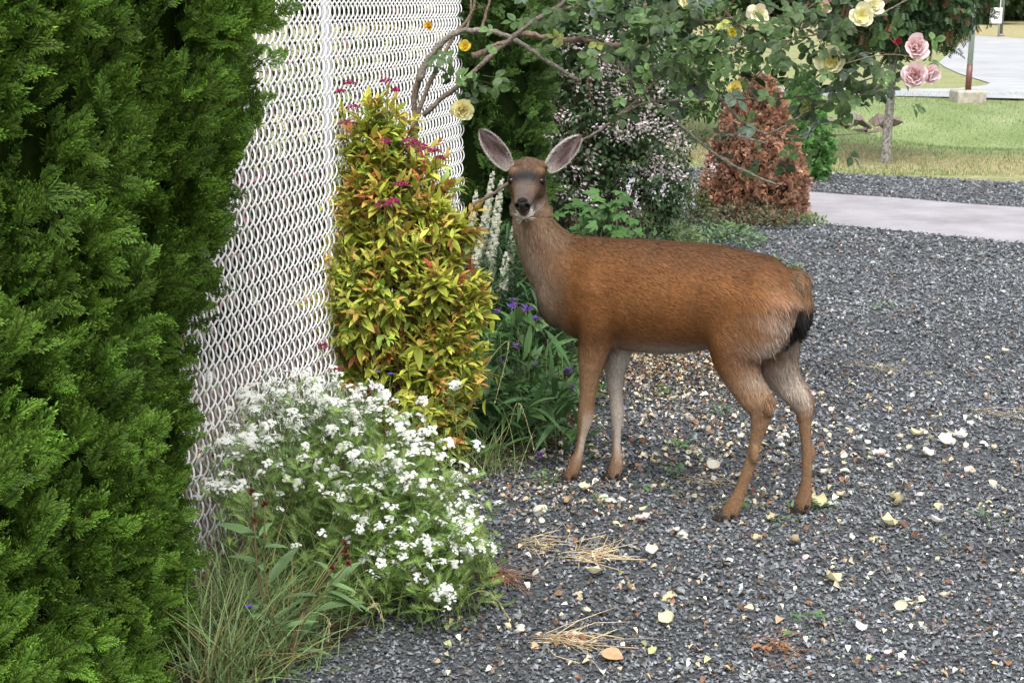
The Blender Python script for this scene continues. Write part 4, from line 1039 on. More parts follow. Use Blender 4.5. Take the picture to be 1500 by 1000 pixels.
# ------------------------------------------------------------------ white snapdragons
def snapdragons():
    sp = [((722, 252), (700, 400), 6.0, 'tallest white snapdragon spike, directly left of the deer face'), ((735, 262), (715, 405), 5.95, 'white snapdragon spike half hidden behind the deer head'), ((698, 280), (682, 400), 6.05, 'white snapdragon spike against the golden bush tips'), ((664, 278), (660, 380), 6.1, 'white snapdragon spike furthest left, among the golden bush tips'), ((706, 330), (692, 410), 5.9, 'short white snapdragon spike low left of the deer chin'),
          ((752, 330), (742, 420), 6.1, 'small white snapdragon right beside the deer neck, upper one'), ((742, 370), (735, 430), 5.9, 'little white snapdragon right beside the deer neck, lower one')]
    def bloom(seed):
        r = np.random.default_rng(seed); lst = []
        for a, l, w, e in [(2.5, .85, .75, .35), (-2.5, .85, .75, .35), (3.14, .75, .7, .5), (.55, .8, .7, .3), (-.55, .8, .7, .3)]:
            d = np.array([[math.sin(a), e, math.cos(a)]]); lst.append(xf(leaf_tm(1, w, -.3, .5, 4, 1, .6), frames(d, np.array([[0, 1., .0]]), l * .016)[0], (0, .012, 0)))
        V = []
        lst.append(xf(PB[seed % 8], np.diag([.0115, .013, .0125]), (0, .008, -.002), (1, 1, .9)))
        return join_tm(lst)
    BL = [bloom(i) for i in range(4)]
    bm = [make_mesh('blossom', t.v, t.loops, t.sizes, M_petal, t.shade * np.array([.78, .79, .66])) for t in BL]
    for (x0, y0), (x1, y1), Y, lab in sp:
        top = P(x0, y0, Y); low = P(x1, y1, Y); base = np.array([low[0] - .03, low[1] + .05, 0])
        root = thing('snapdragon', lab, 'flower', base, 'white snapdragons beside the deer head')
        q = np.array([base, (base + low) / 2 + [0.01, 0, 0], low, (low + top) / 2, top]); tube_obj('stem', [(q, [.004, .004, .0032, .0028, .0015])], M_leaf, root, 6, cols=[(.16, .26, .07)])
        m = max(4, int(np.linalg.norm(top - low) / .0108))
        for i in range(m):
            t = (i + .5) / m; p = low + (top - low) * t; a = i * 2.4 + rng.uniform(-.3, .3); s = 1.7 - 1.0 * t ** 2.2
            R = frames(np.array([[math.cos(a), math.sin(a) - .3, -.15 + .4 * t]]), UP[None], s)[0]
            o = bpy.data.objects.new('blossom', bm[i % 4]); mm = Matrix.Identity(4)
            for k in range(3):
                for j in range(3): mm[k][j] = float(R[k, j])
                mm[k][3] = float(p[k])
            o.matrix_basis = mm; put(o, root)
        n = 70; t = rng.random(n); loc = base + (low - base) * t[:, None]; a = rng.uniform(0, 6.28, n)
        d = nrm(np.stack([np.cos(a), np.sin(a), np.full(n, .6)], 1)); cc = np.array([.07, .13, .05]) * np.exp(rng.normal(0, .25, (n, 1)))
        scatter('leaves', [(leaf_tm(.055, .010, .3, .5, 4), frames(d, UP + rng.normal(0, .3, (n, 3)), rng.uniform(.7, 1.3, n)), loc, cc)], M_leaf, root)
snapdragons()

# ------------------------------------------------------------------ leafy filler plants of the bed
def herb_mass(name, label, cat, c, rad, h, n, lf, w, colr, seed=0, top=True, bend=.4, group=None, kindstuff=False, core=True):
    """a mound of upright leafy shoots"""
    root = thing(name, label, cat, c, group); rx, ry = rad
    r = np.random.default_rng(seed); a = r.uniform(0, 6.28, n); q = np.sqrt(r.random(n)); x, y = np.cos(a) * q * rx, np.sin(a) * q * ry
    hh = h * (1 - .6 * q ** 2.2) * r.uniform(.15, 1.0, n) ** .7
    loc = np.asarray(c, float) + np.stack([x, y, hh], 1); d = nrm(np.stack([np.cos(a) * q * .9, np.sin(a) * q * .9, np.full(n, .55)], 1) + r.normal(0, .5, (n, 3)))
    s = lf * np.exp(r.normal(0, .25, n)); cl = np.exp(.25 * np.sin(x * 23 + hh * 17) * np.sin(y * 19 + hh * 29)); cc = np.array(colr) * (np.exp(r.normal(0, .22, n)) * cl)[:, None] * (1 + r.normal(0, .05, (n, 3)))
    scatter('foliage', [(leaf_tm(1, w, .3, bend, 3), frames(d, UP + r.normal(0, .4, (n, 3)), s), loc, cc)], M_leaf, root)
    m = max(12, n // 60); k = r.choice(n, m); tubes = [(arc((c[0] + x[i] * .5, c[1] + y[i] * .5, 0), loc[i], .04, 4), [.003, .0025, .002, .001]) for i in k]
    tube_obj('stems', tubes, M_bark, root, 4, cols=[(.10, .09, .04)] * m, kind='stuff')
    return root
herb_mass('grey_green_plant', 'dark green narrow leaved plant below the white snapdragons, left of the deer neck', 'plant', (-.10, 6.0, 0), (.30, .22), .72, 3600, .055, .17, (.055, .115, .045), 1)
herb_mass('low_leafy_plant', 'low green foliage filling the gap below the deer breast', 'plant', (.10, 6.4, 0), (.34, .3), .45, 2200, .05, .3, (.08, .15, .045), 2)
herb_mass('low_leafy_plant', 'loose weedy plant beside the purple flowers, behind the deer front legs', 'plant', (.20, 5.75, 0), (.16, .16), .22, 420, .05, .3, (.11, .19, .06), 3)
def maple_leaved():
    root = thing('broad_leaved_plant', 'plant with large bright green lobed leaves just above the deer shoulders', 'plant', (.42, 6.9, 0))
    loc, d, s = [], [], []
    lobe = []
    for a, l in ((0, 1), (.75, .8), (-.75, .8), (1.5, .55), (-1.5, .55)):
        lobe.append(xf(leaf_tm(1, .42, .2, .25, 4, 1, .5), frames(np.array([[math.sin(a), math.cos(a), 0]]), UP[None], l)[0], (0, 0, 0)))
    T = join_tm(lobe); n = 90
    c = P(862, 310, 6.9); loc = c + np.stack([rng.uniform(-.20, .24, n), rng.normal(0, .10, n), rng.normal(-.02, .055, n) ], 1); loc[40:, 2] -= rng.uniform(.05, .35, n - 40)
    a = rng.uniform(0, 6.28, n); d = nrm(np.stack([np.cos(a), np.sin(a) - .5, rng.uniform(-.2, .5, n)], 1)); up = nrm(UP + np.array([0, -.7, 0]) + rng.normal(0, .3, (n, 3)))
    pieces('leaf', 'leaves', [T], frames(d, up, rng.uniform(.055, .09, n)), loc, np.array([.075, .17, .042]) * np.exp(rng.normal(0, .22, (n, 1))), M_leaf, root, 90)
    tube_obj('stems', [(arc((.42 + rng.normal(0, .05), 6.95, 0), q, .05, 6), .003) for q in loc[::2]], M_leaf, root, 5, cols=[(.1, .16, .05)] * 45, kind='stuff')
maple_leaved()

# ------------------------------------------------------------------ dark cedar behind the deer, dead conifer, round green conifer
C_D = np.array([.042, .085, .016])
cedar('dark_cedar', 'dark narrow cedar standing where the white fence ends, behind the deer head', 'cedar', -.10, 6.85, [(0, .24), (.7, .26), (1.2, .25), (1.8, .24), (2.2, .1)], 2.2, C_D, 1500, None, vis=-1.57, seed=21, lobe_amp=.05)
cedar('dead_conifer', 'rusty brown dead conifer between the path and the pink flowering shrub', 'conifer', 1.86, 10.95, [(0, .40), (.25, .41), (.52, .35), (.75, .25), (.95, .17), (1.08, .08)], 1.08, np.array([.26, .145, .092]), 11000, None, seed=31, vis=-1.57, lobe_amp=.10, size=.5, lump=8, cvar=.33, rnd=.6, core=.80)
cedar('round_conifer', 'clipped bright green conifer hiding behind the dead brown one', 'conifer', 2.70, 13.4, [(0, .22), (.15, .31), (.38, .31), (.6, .22), (.8, .13), (1.0, .05)], .98, np.array([.085, .19, .05]), 6000, None, seed=35, vis=-1.57, lobe_amp=.05, size=.55, lump=8, rnd=.7, core=.80)

def flowering_shrub(name, label, c, ells, nleaf, lf, colr, nfl, fcol, seed, flr=.011, corr=True, zones=None):
    r = np.random.default_rng(seed); root = thing(name, label, 'shrub', c)
    w = np.array([e[1][0] * e[1][2] for e in ells]); k = r.choice(len(ells), nleaf, p=w / w.sum()); d = nrm(r.normal(0, 1, (nleaf, 3)))
    C = np.array([e[0] for e in ells]); S = np.array([e[1] for e in ells]); loc = C[k] + d * S[k] * (r.uniform(.45, 1.03, nleaf) ** .5)[:, None]
    m = loc[:, 2] > .03; loc, d = loc[m], d[m]; n = len(loc)
    dens = np.sin(loc[:, 0] * 21 + loc[:, 2] * 9) * np.sin(loc[:, 2] * 17 - loc[:, 0] * 7 + loc[:, 1] * 11)
    kk = (dens > -.35) | (r.random(n) < .35); loc, d, dens = loc[kk], d[kk], dens[kk]; n = len(loc)
    dd = nrm(d * .6 + r.normal(0, .6, (n, 3)) - UP * .1); cc = np.array(colr) * np.exp(r.normal(0, .28, n) + .15 * dens)[:, None] * (1 + r.normal(0, .06, (n, 3)))
    scatter('leaves', [(leaf_tm(1, .5, .3, .3, 3), frames(dd, UP + d * .7 + r.normal(0, .35, (n, 3)), lf * np.exp(r.normal(0, .25, n))), loc, cc)], M_leaf, root, kind='stuff')
    tubes = [(arc(np.array(c) + [r.normal(0, .06), r.normal(0, .06), 0], loc[i], .05, 6), np.linspace(.008, .0015, 6)) for i in r.choice(n, 60)]
    tube_obj('branches', tubes, M_bark, root, 5, cols=[(.14, .10, .07)] * 60, kind='stuff')
    # star flowers in loose clusters
    st = []
    for sdd in range(3):
        lst = []
        for q in range(9):
            a0 = r.uniform(0, 6.28); off = r.normal(0, 1, 3) * .028
            up = nrm(np.array([0, -1, .3]) + r.normal(0, .5, 3))
            for i in range(5):
                an = a0 + i * 1.2566; e1 = nrm(np.cross(up, UP)); e2 = np.cross(up, e1); dv = math.cos(an) * e1 + math.sin(an) * e2
                lst.append(xf(leaf_tm(1, .55, .1, .2, 2), frames(dv[None], up[None], flr)[0], off))
        st.append(join_tm(lst))
    if nfl:
        z = []
        for (x, y, Y, sx, sy, m) in zones:
            for _ in range(m): z.append(P(x + r.normal(0, sx), y + r.normal(0, sy), Y + r.normal(0, .05)))
        z = np.array(z); n = len(z); a = r.normal(0, .5, n); R = frames(np.stack([np.sin(a), 0 * a, np.cos(a)], 1), np.tile([0, -1, .2], (n, 1)) + r.normal(0, .2, (n, 3)), r.uniform(.6, 1.15, n))
        pieces('flower_cluster', 'flower_clusters', st, R, z, np.array(fcol) * np.exp(r.normal(0, .12, (n, 1))), M_petal, root, 280)
    return root
flowering_shrub('pink_flowering_shrub', 'tall dark shrub dotted with pale pink blossom clusters behind the deer back', (.62, 8.4, 0),
    [((.42, 8.4, .95), (.30, .30, .62)), ((.68, 8.35, .55), (.30, .35, .58)), ((.62, 8.5, 1.25), (.42, .35, .50)), ((.90, 8.5, .75), (.17, .25, .42)), ((.35, 8.5, 1.65), (.3, .3, .35))],
    17000, .036, (.042, .085, .028), 1, (.84, .73, .74), 5, .0115,
    zones=[(925, 185, 8.05, 28, 10, 26), (960, 190, 8.05, 18, 12, 18), (965, 155, 8.1, 10, 8, 6), (900, 140, 8.1, 16, 10, 10), (870, 95, 8.1, 20, 25, 26), (855, 60, 8.1, 25, 22, 14), (995, 215, 8.1, 10, 20, 14), (970, 235, 8.1, 12, 22, 14), (985, 258, 8.0, 10, 8, 5), (955, 253, 8.0, 10, 6, 6), (825, 175, 8.0, 18, 14, 8), (797, 210, 8.0, 6, 5, 3), (850, 255, 8.0, 25, 30, 12), (900, 90, 8.1, 25, 30, 16), (845, 290, 8.0, 30, 12, 8), (930, 310, 8.0, 15, 15, 3), (1000, 130, 8.2, 18, 18, 10), (1030, 250, 8.2, 10, 8, 5)])
flowering_shrub('dark_shrub', 'dark leafy shrub filling the back of the bed between the cedar and the pink blossom', (.22, 9.0, 0), [((.22, 9.0, .9), (.42, .35, .95)), ((.3, 9.2, 1.6), (.5, .35, .5))], 7000, .04, (.030, .055, .02), 0, None, 8)
flowering_shrub('green_shrub', 'loose green shrub seen through the rose branches beyond the brown conifer', (1.4, 15.5, 0), [((1.3, 15.2, .9), (.75, .5, .75)), ((2.2, 16.5, 1.0), (.6, .5, .7)), ((.6, 14.8, .8), (.7, .5, .8))], 9000, .07, (.07, .13, .035), 0, None, 9)
for i, (x, y, rx, h, n, cc, lab) in enumerate([(.95, 9.3, .30, .30, 1500, (.13, .20, .07), 'grey green weeds with yellow flowers at the foot of the pink flowering shrub'), (1.45, 9.75, .30, .16, 700, (.13, .22, .09), 'pale green weeds on the gravel in front of the brown conifer'),
        (1.05, 8.4, .28, .24, 900, (.14, .22, .08), 'loose weeds directly above the deer back'), (1.55, 8.7, .25, .09, 240, (.13, .21, .09), 'sparse weeds on the gravel above the deer rump'), (1.75, 10.5, .45, .19, 1900, (.13, .155, .085), 'grey green heather mat under the brown conifer'), (1.35, 10.75, .16, .34, 800, (.08, .12, .045), 'dark green shrublet at the left foot of the brown conifer'), (2.28, 10.7, .10, .07, 120, (.12, .22, .05), 'small grass tuft at the right foot of the brown conifer')]):
    herb_mass('low_weeds', lab, 'weeds', (x, y, 0), (rx, .25 if i else .4), h, n, .035 if i != 4 else .022, .35, cc, 40 + i)

# ------------------------------------------------------------------ climbing rose
def rose_bloom(name, label, c, face, R, colA, colB, seed, npet=16, openness=1.0, group=None, parent=None):
    r = np.random.default_rng(seed)
    face = nrm(np.asarray(face, float)); e1 = nrm(np.cross(face, [0.1, 0.2, .97])); e2 = np.cross(face, e1)
    o = bpy.data.objects.new(name, None); o.location = c; o.empty_display_size = .02; put(o, parent)
    if label: o['label'] = label
    for i in range(npet):
        f = i / npet; a = i * 2.39996 + r.uniform(-.2, .2); el = (.15 + 1.05 * f) / openness; l = R * (1.05 - .45 * f) * r.uniform(.85, 1.1)
        V, S = [], []; nu, nv = 5, 5
        dirr = nrm((math.cos(a) * e1 + math.sin(a) * e2) * math.cos(el) + face * math.sin(el)); sd = nrm(np.cross(face, dirr)); nn = np.cross(sd, dirr)
        ruf = r.uniform(-1, 1, 3)
        for iv in range(nv + 1):
            v = iv / nv; w = l * .52 * (math.sin(math.pi * (.12 + .70 * v)) ** .8)
            for iu in range(nu + 1):
                u = iu / nu * 2 - 1
                z = .20 * l * u * u * (1 - v * .8) - .22 * l * v ** 3 + .06 * l * math.sin(u * 4 + ruf[0] * 3) * v + ruf[1] * .04 * l * u
                V.append(np.asarray(c) + dirr * (l * v * (1 - .08 * u * u)) + sd * (w * u) + nn * z)
                g = min(1, v * 1.25); S.append(np.array(colA) * (1 - g) + np.array(colB) * g)
        F = []
        for iv in range(nv):
            for iu in range(nu): k = iv * (nu + 1) + iu; F.append((k, k + 1, k + nu + 2, k + nu + 1))
        add_mesh('petal', np.array(V), F, M_petal, o, np.array(S) * r.uniform(.92, 1.05))
    return o
def rose():
    root = thing('climbing_rose', 'old lichen grey climbing rose arching over the deer with yellow and pink blooms', 'rose', (-.36, 5.75, 0))
    Y0 = 5.6
    def B(pts, r, Y=Y0, Y2=None, cc=(.20, .16, .12), wig=0):
        n = len(pts); Ys = np.linspace(Y, Y2 if Y2 else Y, n)
        q = np.array([P(x, y, yy) for (x, y), yy in zip(pts, Ys)]); rr = np.linspace(r[0], r[1], n) * .84
        s, ro = spline(q, rr, 5); ro = ro * (1 + .12 * np.sin(np.arange(len(ro)) * 1.7)); s = s + rng.normal(0, r[1] * .25, s.shape); return s, ro, cc
    main = [
        ('trunk', B([(600, 640), (596, 480), (602, 330), (606, 210), (612, 118), (648, 62)], (.020, .013), 5.75, 5.6)),
        ('branch', B([(612, 118), (630, 85), (655, 55), (690, 45), (735, 50), (770, 68), (805, 92), (850, 120)], (.016, .009), cc=(.20, .18, .15))),
        ('branch', B([(690, 82), (730, 68), (765, 50), (800, 55), (850, 60), (880, 66), (930, 68), (960, 60)], (.015, .014), 5.65, 5.7, cc=(.22, .16, .12))),
        ('branch', B([(620, 168), (660, 135), (700, 100), (735, 68), (760, 48), (790, 25), (820, 8), (840, -25)], (.012, .009), 5.45, 5.6, cc=(.15, .12, .10))),
        ('branch', B([(600, 200), (618, 150), (640, 100), (668, 50), (690, 20), (700, -30)], (.012, .006), 5.6)),
        ('branch', B([(770, 35), (800, 20), (840, 10), (900, -5)], (.008, .006))),
        ('branch', B([(705, 45), (712, 20), (722, -20)], (.008, .005))), ('branch', B([(683, 44), (690, 18), (688, -20)], (.007, .004))),
        ('branch', B([(930, 68), (938, 40), (945, 10), (940, -25)], (.013, .009), 5.7, cc=(.24, .2, .15))),
        ('branch', B([(895, 72), (915, 105), (940, 135), (975, 165), (1010, 195), (1050, 228), (1090, 250), (1137, 270)], (.010, .0055), 5.6, 5.3, cc=(.15, .145, .11))),
        ('branch', B([(1000, 95), (1035, 125), (1065, 155), (1090, 180), (1122, 197)], (.009, .006), 5.6, 5.4, cc=(.18, .165, .12))),
        ('branch', B([(1030, 0), (1055, 12), (1080, 35), (1108, 52)], (.007, .004), 5.6)),
        ('branch', B([(1122, 197), (1150, 185), (1180, 165), (1215, 150), (1260, 140), (1300, 130)], (.005, .002), 5.4)),
        ('branch', B([(1045, 200), (1075, 198), (1105, 205), (1125, 210)], (.0055, .004), 5.5, cc=(.36, .34, .31))),
        ('branch', B([(688, 302), (716, 288), (745, 268), (800, 238), (850, 208), (880, 190), (915, 165), (950, 150), (1000, 148), (1060, 146), (1110, 145), (1165, 143), (1230, 130), (1290, 110)], (.0085, .003), 5.35, 5.5, cc=(.14, .11, .09))),
        ('branch', B([(900, 172), (930, 150), (960, 120), (1000, 95), (1050, 80), (1110, 60), (1160, 30), (1200, 0)], (.006, .003), 5.5)),
        ('branch', B([(870, 75), (885, 90), (910, 92)], (.004, .003))), ('branch', B([(868, 20), (872, 60), (865, 100), (858, 125)], (.005, .003))),
        ('branch', B([(1080, 150), (1110, 110), (1150, 70), (1185, 30), (1230, -10)], (.004, .0025), 5.4)),
        ('branch', B([(1160, 145), (1200, 110), (1250, 90), (1300, 80), (1345, 85)], (.004, .002), 5.4, 5.2)),
        ('branch', B([(1150, 60), (1220, 45), (1280, 25), (1330, 0)], (.004, .003), 5.4)),
        ('branch', B([(970, 20), (1020, 30), (1080, 25), (1140, 10)], (.005, .003), 5.5)),
        ('branch', B([(1130, 190), (1170, 200), (1195, 178)], (.003, .002), 5.4)), ('branch', B([(920, 95), (925, 130), (940, 160)], (.004, .002), 5.5)),
        ('branch', B([(1015, 175), (1025, 200), (1040, 215)], (.003, .002), 5.4)), ('branch', B([(1056, 150), (1052, 180), (1056, 210)], (.003, .002), 5.4)),
    ]
    for nm, (s, r, cc) in main: tube_obj(nm, [(s, r)], M_bark, root, 9, cols=[cc])
    # twigs
    tw = []
    for nm, (s, r, cc) in main[5:14] + main[15:]:
        for k in range(len(s) // 4):
            i = rng.integers(1, len(s) - 1); d = nrm(s[i] - s[i - 1]); e = nrm(rng.normal(0, 1, 3) + UP * .5); L = rng.uniform(.08, .22)
            if s[i][0] < -.05: L *= .5
            q = np.array([s[i], s[i] + (d * .4 + e * .6) * L * .5, s[i] + (d * .3 + e * .8) * L]); tw.append((q, [.0022, .0017, .001]))
    tube_obj('twigs', tw, M_bark, root, 5, cols=[(.16, .10, .07)] * len(tw), kind='stuff')
    # leaves: three to five leaflets on a stalk
    def compound(seed):
        r = np.random.default_rng(seed); lst = []; L = .055
        lst.append(Tm([(-.0007, 0, 0), (.0007, 0, 0), (.0006, L, -.004), (-.0006, L, -.004)], [(0, 1, 2, 3)], [(1.2, .7, .6)] * 4))
        for (y, a) in ([(L, 0), (L * .78, 1.15), (L * .78, -1.15)] + ([(L * .4, 1.2), (L * .4, -1.2)] if seed % 2 else [])):
            a += r.normal(0, .15); s = r.uniform(.036, .050) * (1.1 if a == 0 else .95)
            lst.append(xf(leaf_tm(1, .66, .18, .22, 5, 1.05, .5), frames(np.array([[math.sin(a), math.cos(a), r.normal(0, .2)]]), nrm(UP + r.normal(0, .25, 3))[None], s)[0], (0, y, -.003), (r.uniform(.8, 1.25),) * 3))
        return join_tm(lst)
    CT = [compound(i) for i in range(6)]
    zones = [(900, 30, 70, 26, 40), (1000, 45, 60, 36, 40), (1100, 60, 60, 42, 46), (1190, 70, 55, 42, 46), (1265, 80, 40, 40, 36), (1235, 128, 40, 12, 12), (1010, 110, 55, 30, 20), (960, 100, 60, 30, 14), (1305, 112, 16, 10, 9), (1200, 165, 22, 14, 7), (1060, 190, 40, 22, 12), (820, 20, 30, 16, 14), (690, 110, 18, 14, 8), (655, 75, 25, 20, 5), (1225, 190, 12, 18, 3), (1160, 215, 25, 12, 5), (1135, 25, 80, 18, 30)]
    loc = []
    for x, y, sx, sy, m in zones:
        for _ in range(m): loc.append(P(x + rng.normal(0, sx), y + rng.normal(0, sy), 5.45 + rng.normal(0, .13)))
    for _ in range(60): loc.append(P(rng.uniform(850, 1300), rng.uniform(-90, 0), 5.5 + rng.normal(0, .15)))
    loc = np.array(loc); v_ = loc; n = len(loc); a = rng.uniform(0, 6.28, n)
    d = nrm(np.stack([np.cos(a), np.sin(a) * .6, rng.normal(-.15, .45, n)], 1)); up = nrm(UP * .8 + np.array([0, -.75, 0]) + rng.normal(0, .4, (n, 3)))
    c = np.where((rng.random((n, 1)) < .05), np.array([.20, .24, .05]), np.array([.054, .098, .030])) * np.exp(rng.normal(0, .40, (n, 1))); red = rng.random(n) < .012; c[red] = (.17, .055, .035)
    blu = rng.random(n) < .16; c[blu] = np.array([.10, .15, .10]) * rng.uniform(.7, 1.2, (blu.sum(), 1))
    pieces('leaf', 'leaves', CT, frames(d, up, rng.uniform(.8, 1.25, n)), loc, c, M_rose_leaf, root, 285)
    ye, cr = (.82, .68, .14), (.86, .82, .50); pk, pk2 = (.84, .50, .44), (.86, .68, .69)
    rose_bloom('bloom', 'cream yellow rose hanging in front of the fence end', P(677, 160, 5.35), (.3, -1, -.25), .048, ye, cr, 1, 18, 1.0, parent=root)
    rose_bloom('bloom', 'small ragged yellow rose', P(681, 68, 5.4), (0, -1, .2), .025, (.75, .45, .02), (.78, .62, .10), 2, 20, 1.2, parent=root)
    rose_bloom('bloom', 'small orange yellow rose by the mesh', P(628, 39, 5.45), (.1, -1, .3), .022, (.75, .35, .03), (.75, .48, .06), 3, 10, .7, parent=root)
    rose_bloom('bloom', 'half closed yellow rose', P(1077, 130, 5.35), (0, -1, .1), .034, ye, (.80, .70, .25), 4, 12, .8, parent=root)
    rose_bloom('bloom', 'open pale yellow rose', P(1217, 92, 5.3), (-.2, -1, .3), .058, (.80, .66, .08), (.82, .80, .52), 5, 16, 1.3, parent=root)
    rose_bloom('bloom', 'large pale yellow rose at the top', P(1262, 24, 5.3), (-.1, -1, .2), .050, (.78, .68, .1), (.82, .80, .55), 6, 14, 1.4, parent=root)
    rose_bloom('bloom', 'cream rose at the top, right of its larger neighbour', P(1280, 8, 5.32), (.2, -1, .4), .042, (.8, .72, .3), (.82, .80, .62), 7, 14, 1.2, parent=root)
    rose_bloom('bloom', 'ragged cream rose half hidden in the leaves', P(1112, 20, 5.35), (0, -1, 0), .046, (.8, .7, .35), (.82, .78, .60), 8, 9, 1.6, parent=root)
    rose_bloom('bloom', 'cream rose cut by the top edge', P(1008, 0, 5.4), (0, -1, -.2), .040, (.8, .7, .3), (.8, .76, .5), 9, 10, 1.3, parent=root)
    rose_bloom('bloom', 'upper pink rose', P(1341, 70, 5.15), (.1, -1, .3), .050, pk, pk2, 10, 24, .9, parent=root)
    rose_bloom('bloom', 'lower pink rose', P(1340, 110, 5.12), (-.2, -1, .1), .052, pk, pk2, 11, 26, 1.0, parent=root)
    rose_bloom('bloom', 'right pink rose', P(1360, 108, 5.14), (.5, -1, -.1), .042, pk, pk2, 12, 22, 1.0, parent=root)
    rose_bloom('bloom', 'small red young rose', P(1316, 61, 5.25), (-.3, -1, .2), .016, (.3, .02, .03), (.30, .02, .04), 13, 9, 1.2, parent=root)
    rose_bloom('bloom', 'faded pink rose in the leaves', P(1208, 10, 5.4), (0, -1, 0), .028, (.7, .5, .35), (.78, .58, .5), 14, 12, 1.2, parent=root)
    rose_bloom('bloom', 'yellowing bloom behind leaves', P(1073, 48, 5.5), (0, -1, 0), .020, (.6, .5, .05), (.7, .6, .05), 15, 8, 1.2, parent=root)
    for x, y in ((1241, 175), (1214, 65), (1113, 168)):
        p = P(x, y, 5.35); t = Tm(PB[0].v, [tuple(PB[0].loops[i * 3:i * 3 + 3]) for i in range(8)])
        scatter('bud', [(t, frames(np.array([[0, 0, 1.]]), np.array([[0, -1., 0]]), .009), p[None], np.array([[.62, .5, .22]]))], M_petal, root)
rose()

# ------------------------------------------------------------------ things beyond the path
def small_tree():
    b = G(1297, 237); b[2] = float(height(b[0], b[1])); root = thing('roadside_tree', 'small round headed tree with lichen spotted trunk on the lawn beyond the gravel', 'tree', b)
    pts = np.array([b + [0, 0, -.05], b + [.005, 0, .35], b + [.015, 0, .8], b + [.02, 0, 1.25], b + [.03, 0, 1.9], b + [.03, 0, 2.4]]); s, r = spline(pts, [.058, .047, .042, .038, .026, .01], 6)
    tube_obj('trunk', [(s, r)], M_trunk, root, 14, cols=[(.27, .255, .23)])
    tube_obj('limbs', [(arc(b + [.02, 0, 1.1 + .12 * i], b + [math.cos(i * 2.1) * .6, math.sin(i * 2.1) * .6, 1.45 + .14 * i], .06, 6), np.linspace(.018, .005, 6)) for i in range(10)], M_trunk, root, 6, cols=[(.16, .14, .12)] * 10)
    n = 9000; r_ = np.random.default_rng(3); d = nrm(r_.normal(0, 1, (n, 3))); rad = np.array([.98, .9, .85])
    lump = 1 + .10 * np.sin(d[:, 0] * 9) * np.sin(d[:, 2] * 8 + d[:, 1] * 5)
    cs = np.array([.0, 0, 1.92]); loc = b + cs + d * rad * (r_.random(n) ** .33 * lump)[:, None]
    low = loc[:, 2] < b[2] + 1.12 + .10 * np.sin(loc[:, 0] * 9); loc, d = loc[~low], d[~low]; n = len(loc)
    # pinnate leaves of this tree, hanging
    lst = [xf(leaf_tm(1, .30, .2, .3, 2), frames(np.array([[sg * .9, .45, -.1]]), UP[None], .045)[0], (0, .016 * k, -.002 * k)) for k in range(1, 6) for sg in (-1, 1)]
    T = join_tm(lst); dd = nrm(d * .5 + r_.normal(0, .5, (n, 3)) - UP * .5); cc = np.array([.048, .10, .035]) * np.exp(r_.normal(0, .28, (n, 1))) ; br = r_.random(n) < .10; cc[br] = np.array([.16, .07, .035])
    scatter_gn('crown', [(T, frames(dd, UP + d * .5 + r_.normal(0, .4, (n, 3)), np.exp(r_.normal(0, .2, n)) * 1.0), loc, cc)], M_leaf_inst, root)
small_tree()

def poles():
    b = G(1417, 146); root = thing('lamp_pole', 'slim grey pole with a rusty foot in a concrete block by the road', 'pole', b)
    z0 = float(height(b[0], b[1])); b[2] = z0
    tube_obj('shaft', [(np.array([b + [0, 0, .62], b + [0, 0, 2.0], b + [0, 0, 5.2]]), [.048, .046, .04])], M_metal, root, 14, cols=[(.40, .44, .46)])
    tube_obj('rusty_foot', [(np.array([b + [0, 0, .20], b + [0, 0, .4], b + [0, 0, .62]]), [.052, .052, .050])], M_metal, root, 14, cols=[(.13, .05, .035)])
    V = []
    for z, w in ((-.35, .24), (.17, .24), (.20, .22)): V += [(b[0] + sx * w, b[1] + sy * w, b[2] + z) for sx, sy in ((-1, -1), (1, -1), (1, 1), (-1, 1))]
    F = [(0, 3, 2, 1), (8, 9, 10, 11)] + [(4 * k + i, 4 * k + (i + 1) % 4, 4 * k + 4 + (i + 1) % 4, 4 * k + 4 + i) for k in range(2) for i in range(4)]
    add_mesh('concrete_block', np.array(V), F, M_conc, root, np.tile([.36, .33, .28], (12, 1)), smooth=False)
    b = G(1466, 53); root = thing('street_pole', 'tall thin grey green pole on the far side of the road', 'pole', b)
    tube_obj('shaft', [(np.array([b, b + [0, 0, 3], b + [0, 0, 7]]), [.075, .07, .06])], M_metal, root, 12, cols=[(.16, .20, .19)])
    tube_obj('base_flange', [(np.array([b, b + [0, 0, .05], b + [0, 0, .1]]), [.16, .16, .12])], M_metal, root, 12, cols=[(.2, .22, .21)])
    b = G(1459, 53); b = b + [0, -.3, 0]; root = thing('road_sign', 'small white road sign on a thin post, left of the tall far pole', 'sign', b)
    tube_obj('post', [(np.array([b, b + [0, 0, .7], b + [0, 0, 1.75]]), [.03, .03, .03])], M_metal, root, 8, cols=[(.3, .33, .32)])
    c = P(1459, 23, b[1] - .04); V = [(c[0] + sx * .28, c[1] + sy * .012, c[2] + sz * .36) for sy in (-1, 1) for sx, sz in ((-1, -1), (1, -1), (1, 1), (-1, 1))]
    F = [(0, 1, 2, 3), (7, 6, 5, 4), (0, 4, 5, 1), (1, 5, 6, 2), (2, 6, 7, 3), (3, 7, 4, 0)]
    add_mesh('sign_plate', np.array(V), F, M_metal, root, np.tile([.72, .72, .72], (8, 1)), smooth=False)
    # grey ring symbol on the plate
    ring = [(c + np.array([math.cos(q) * .15, -.02, math.sin(q) * .15 + .02])) for q in np.linspace(0, 2 * math.pi, 21)]
    tube_obj('sign_symbol', [(np.array(ring), .022)], M_metal, root, 5, cols=[(.22, .22, .24)])
poles()

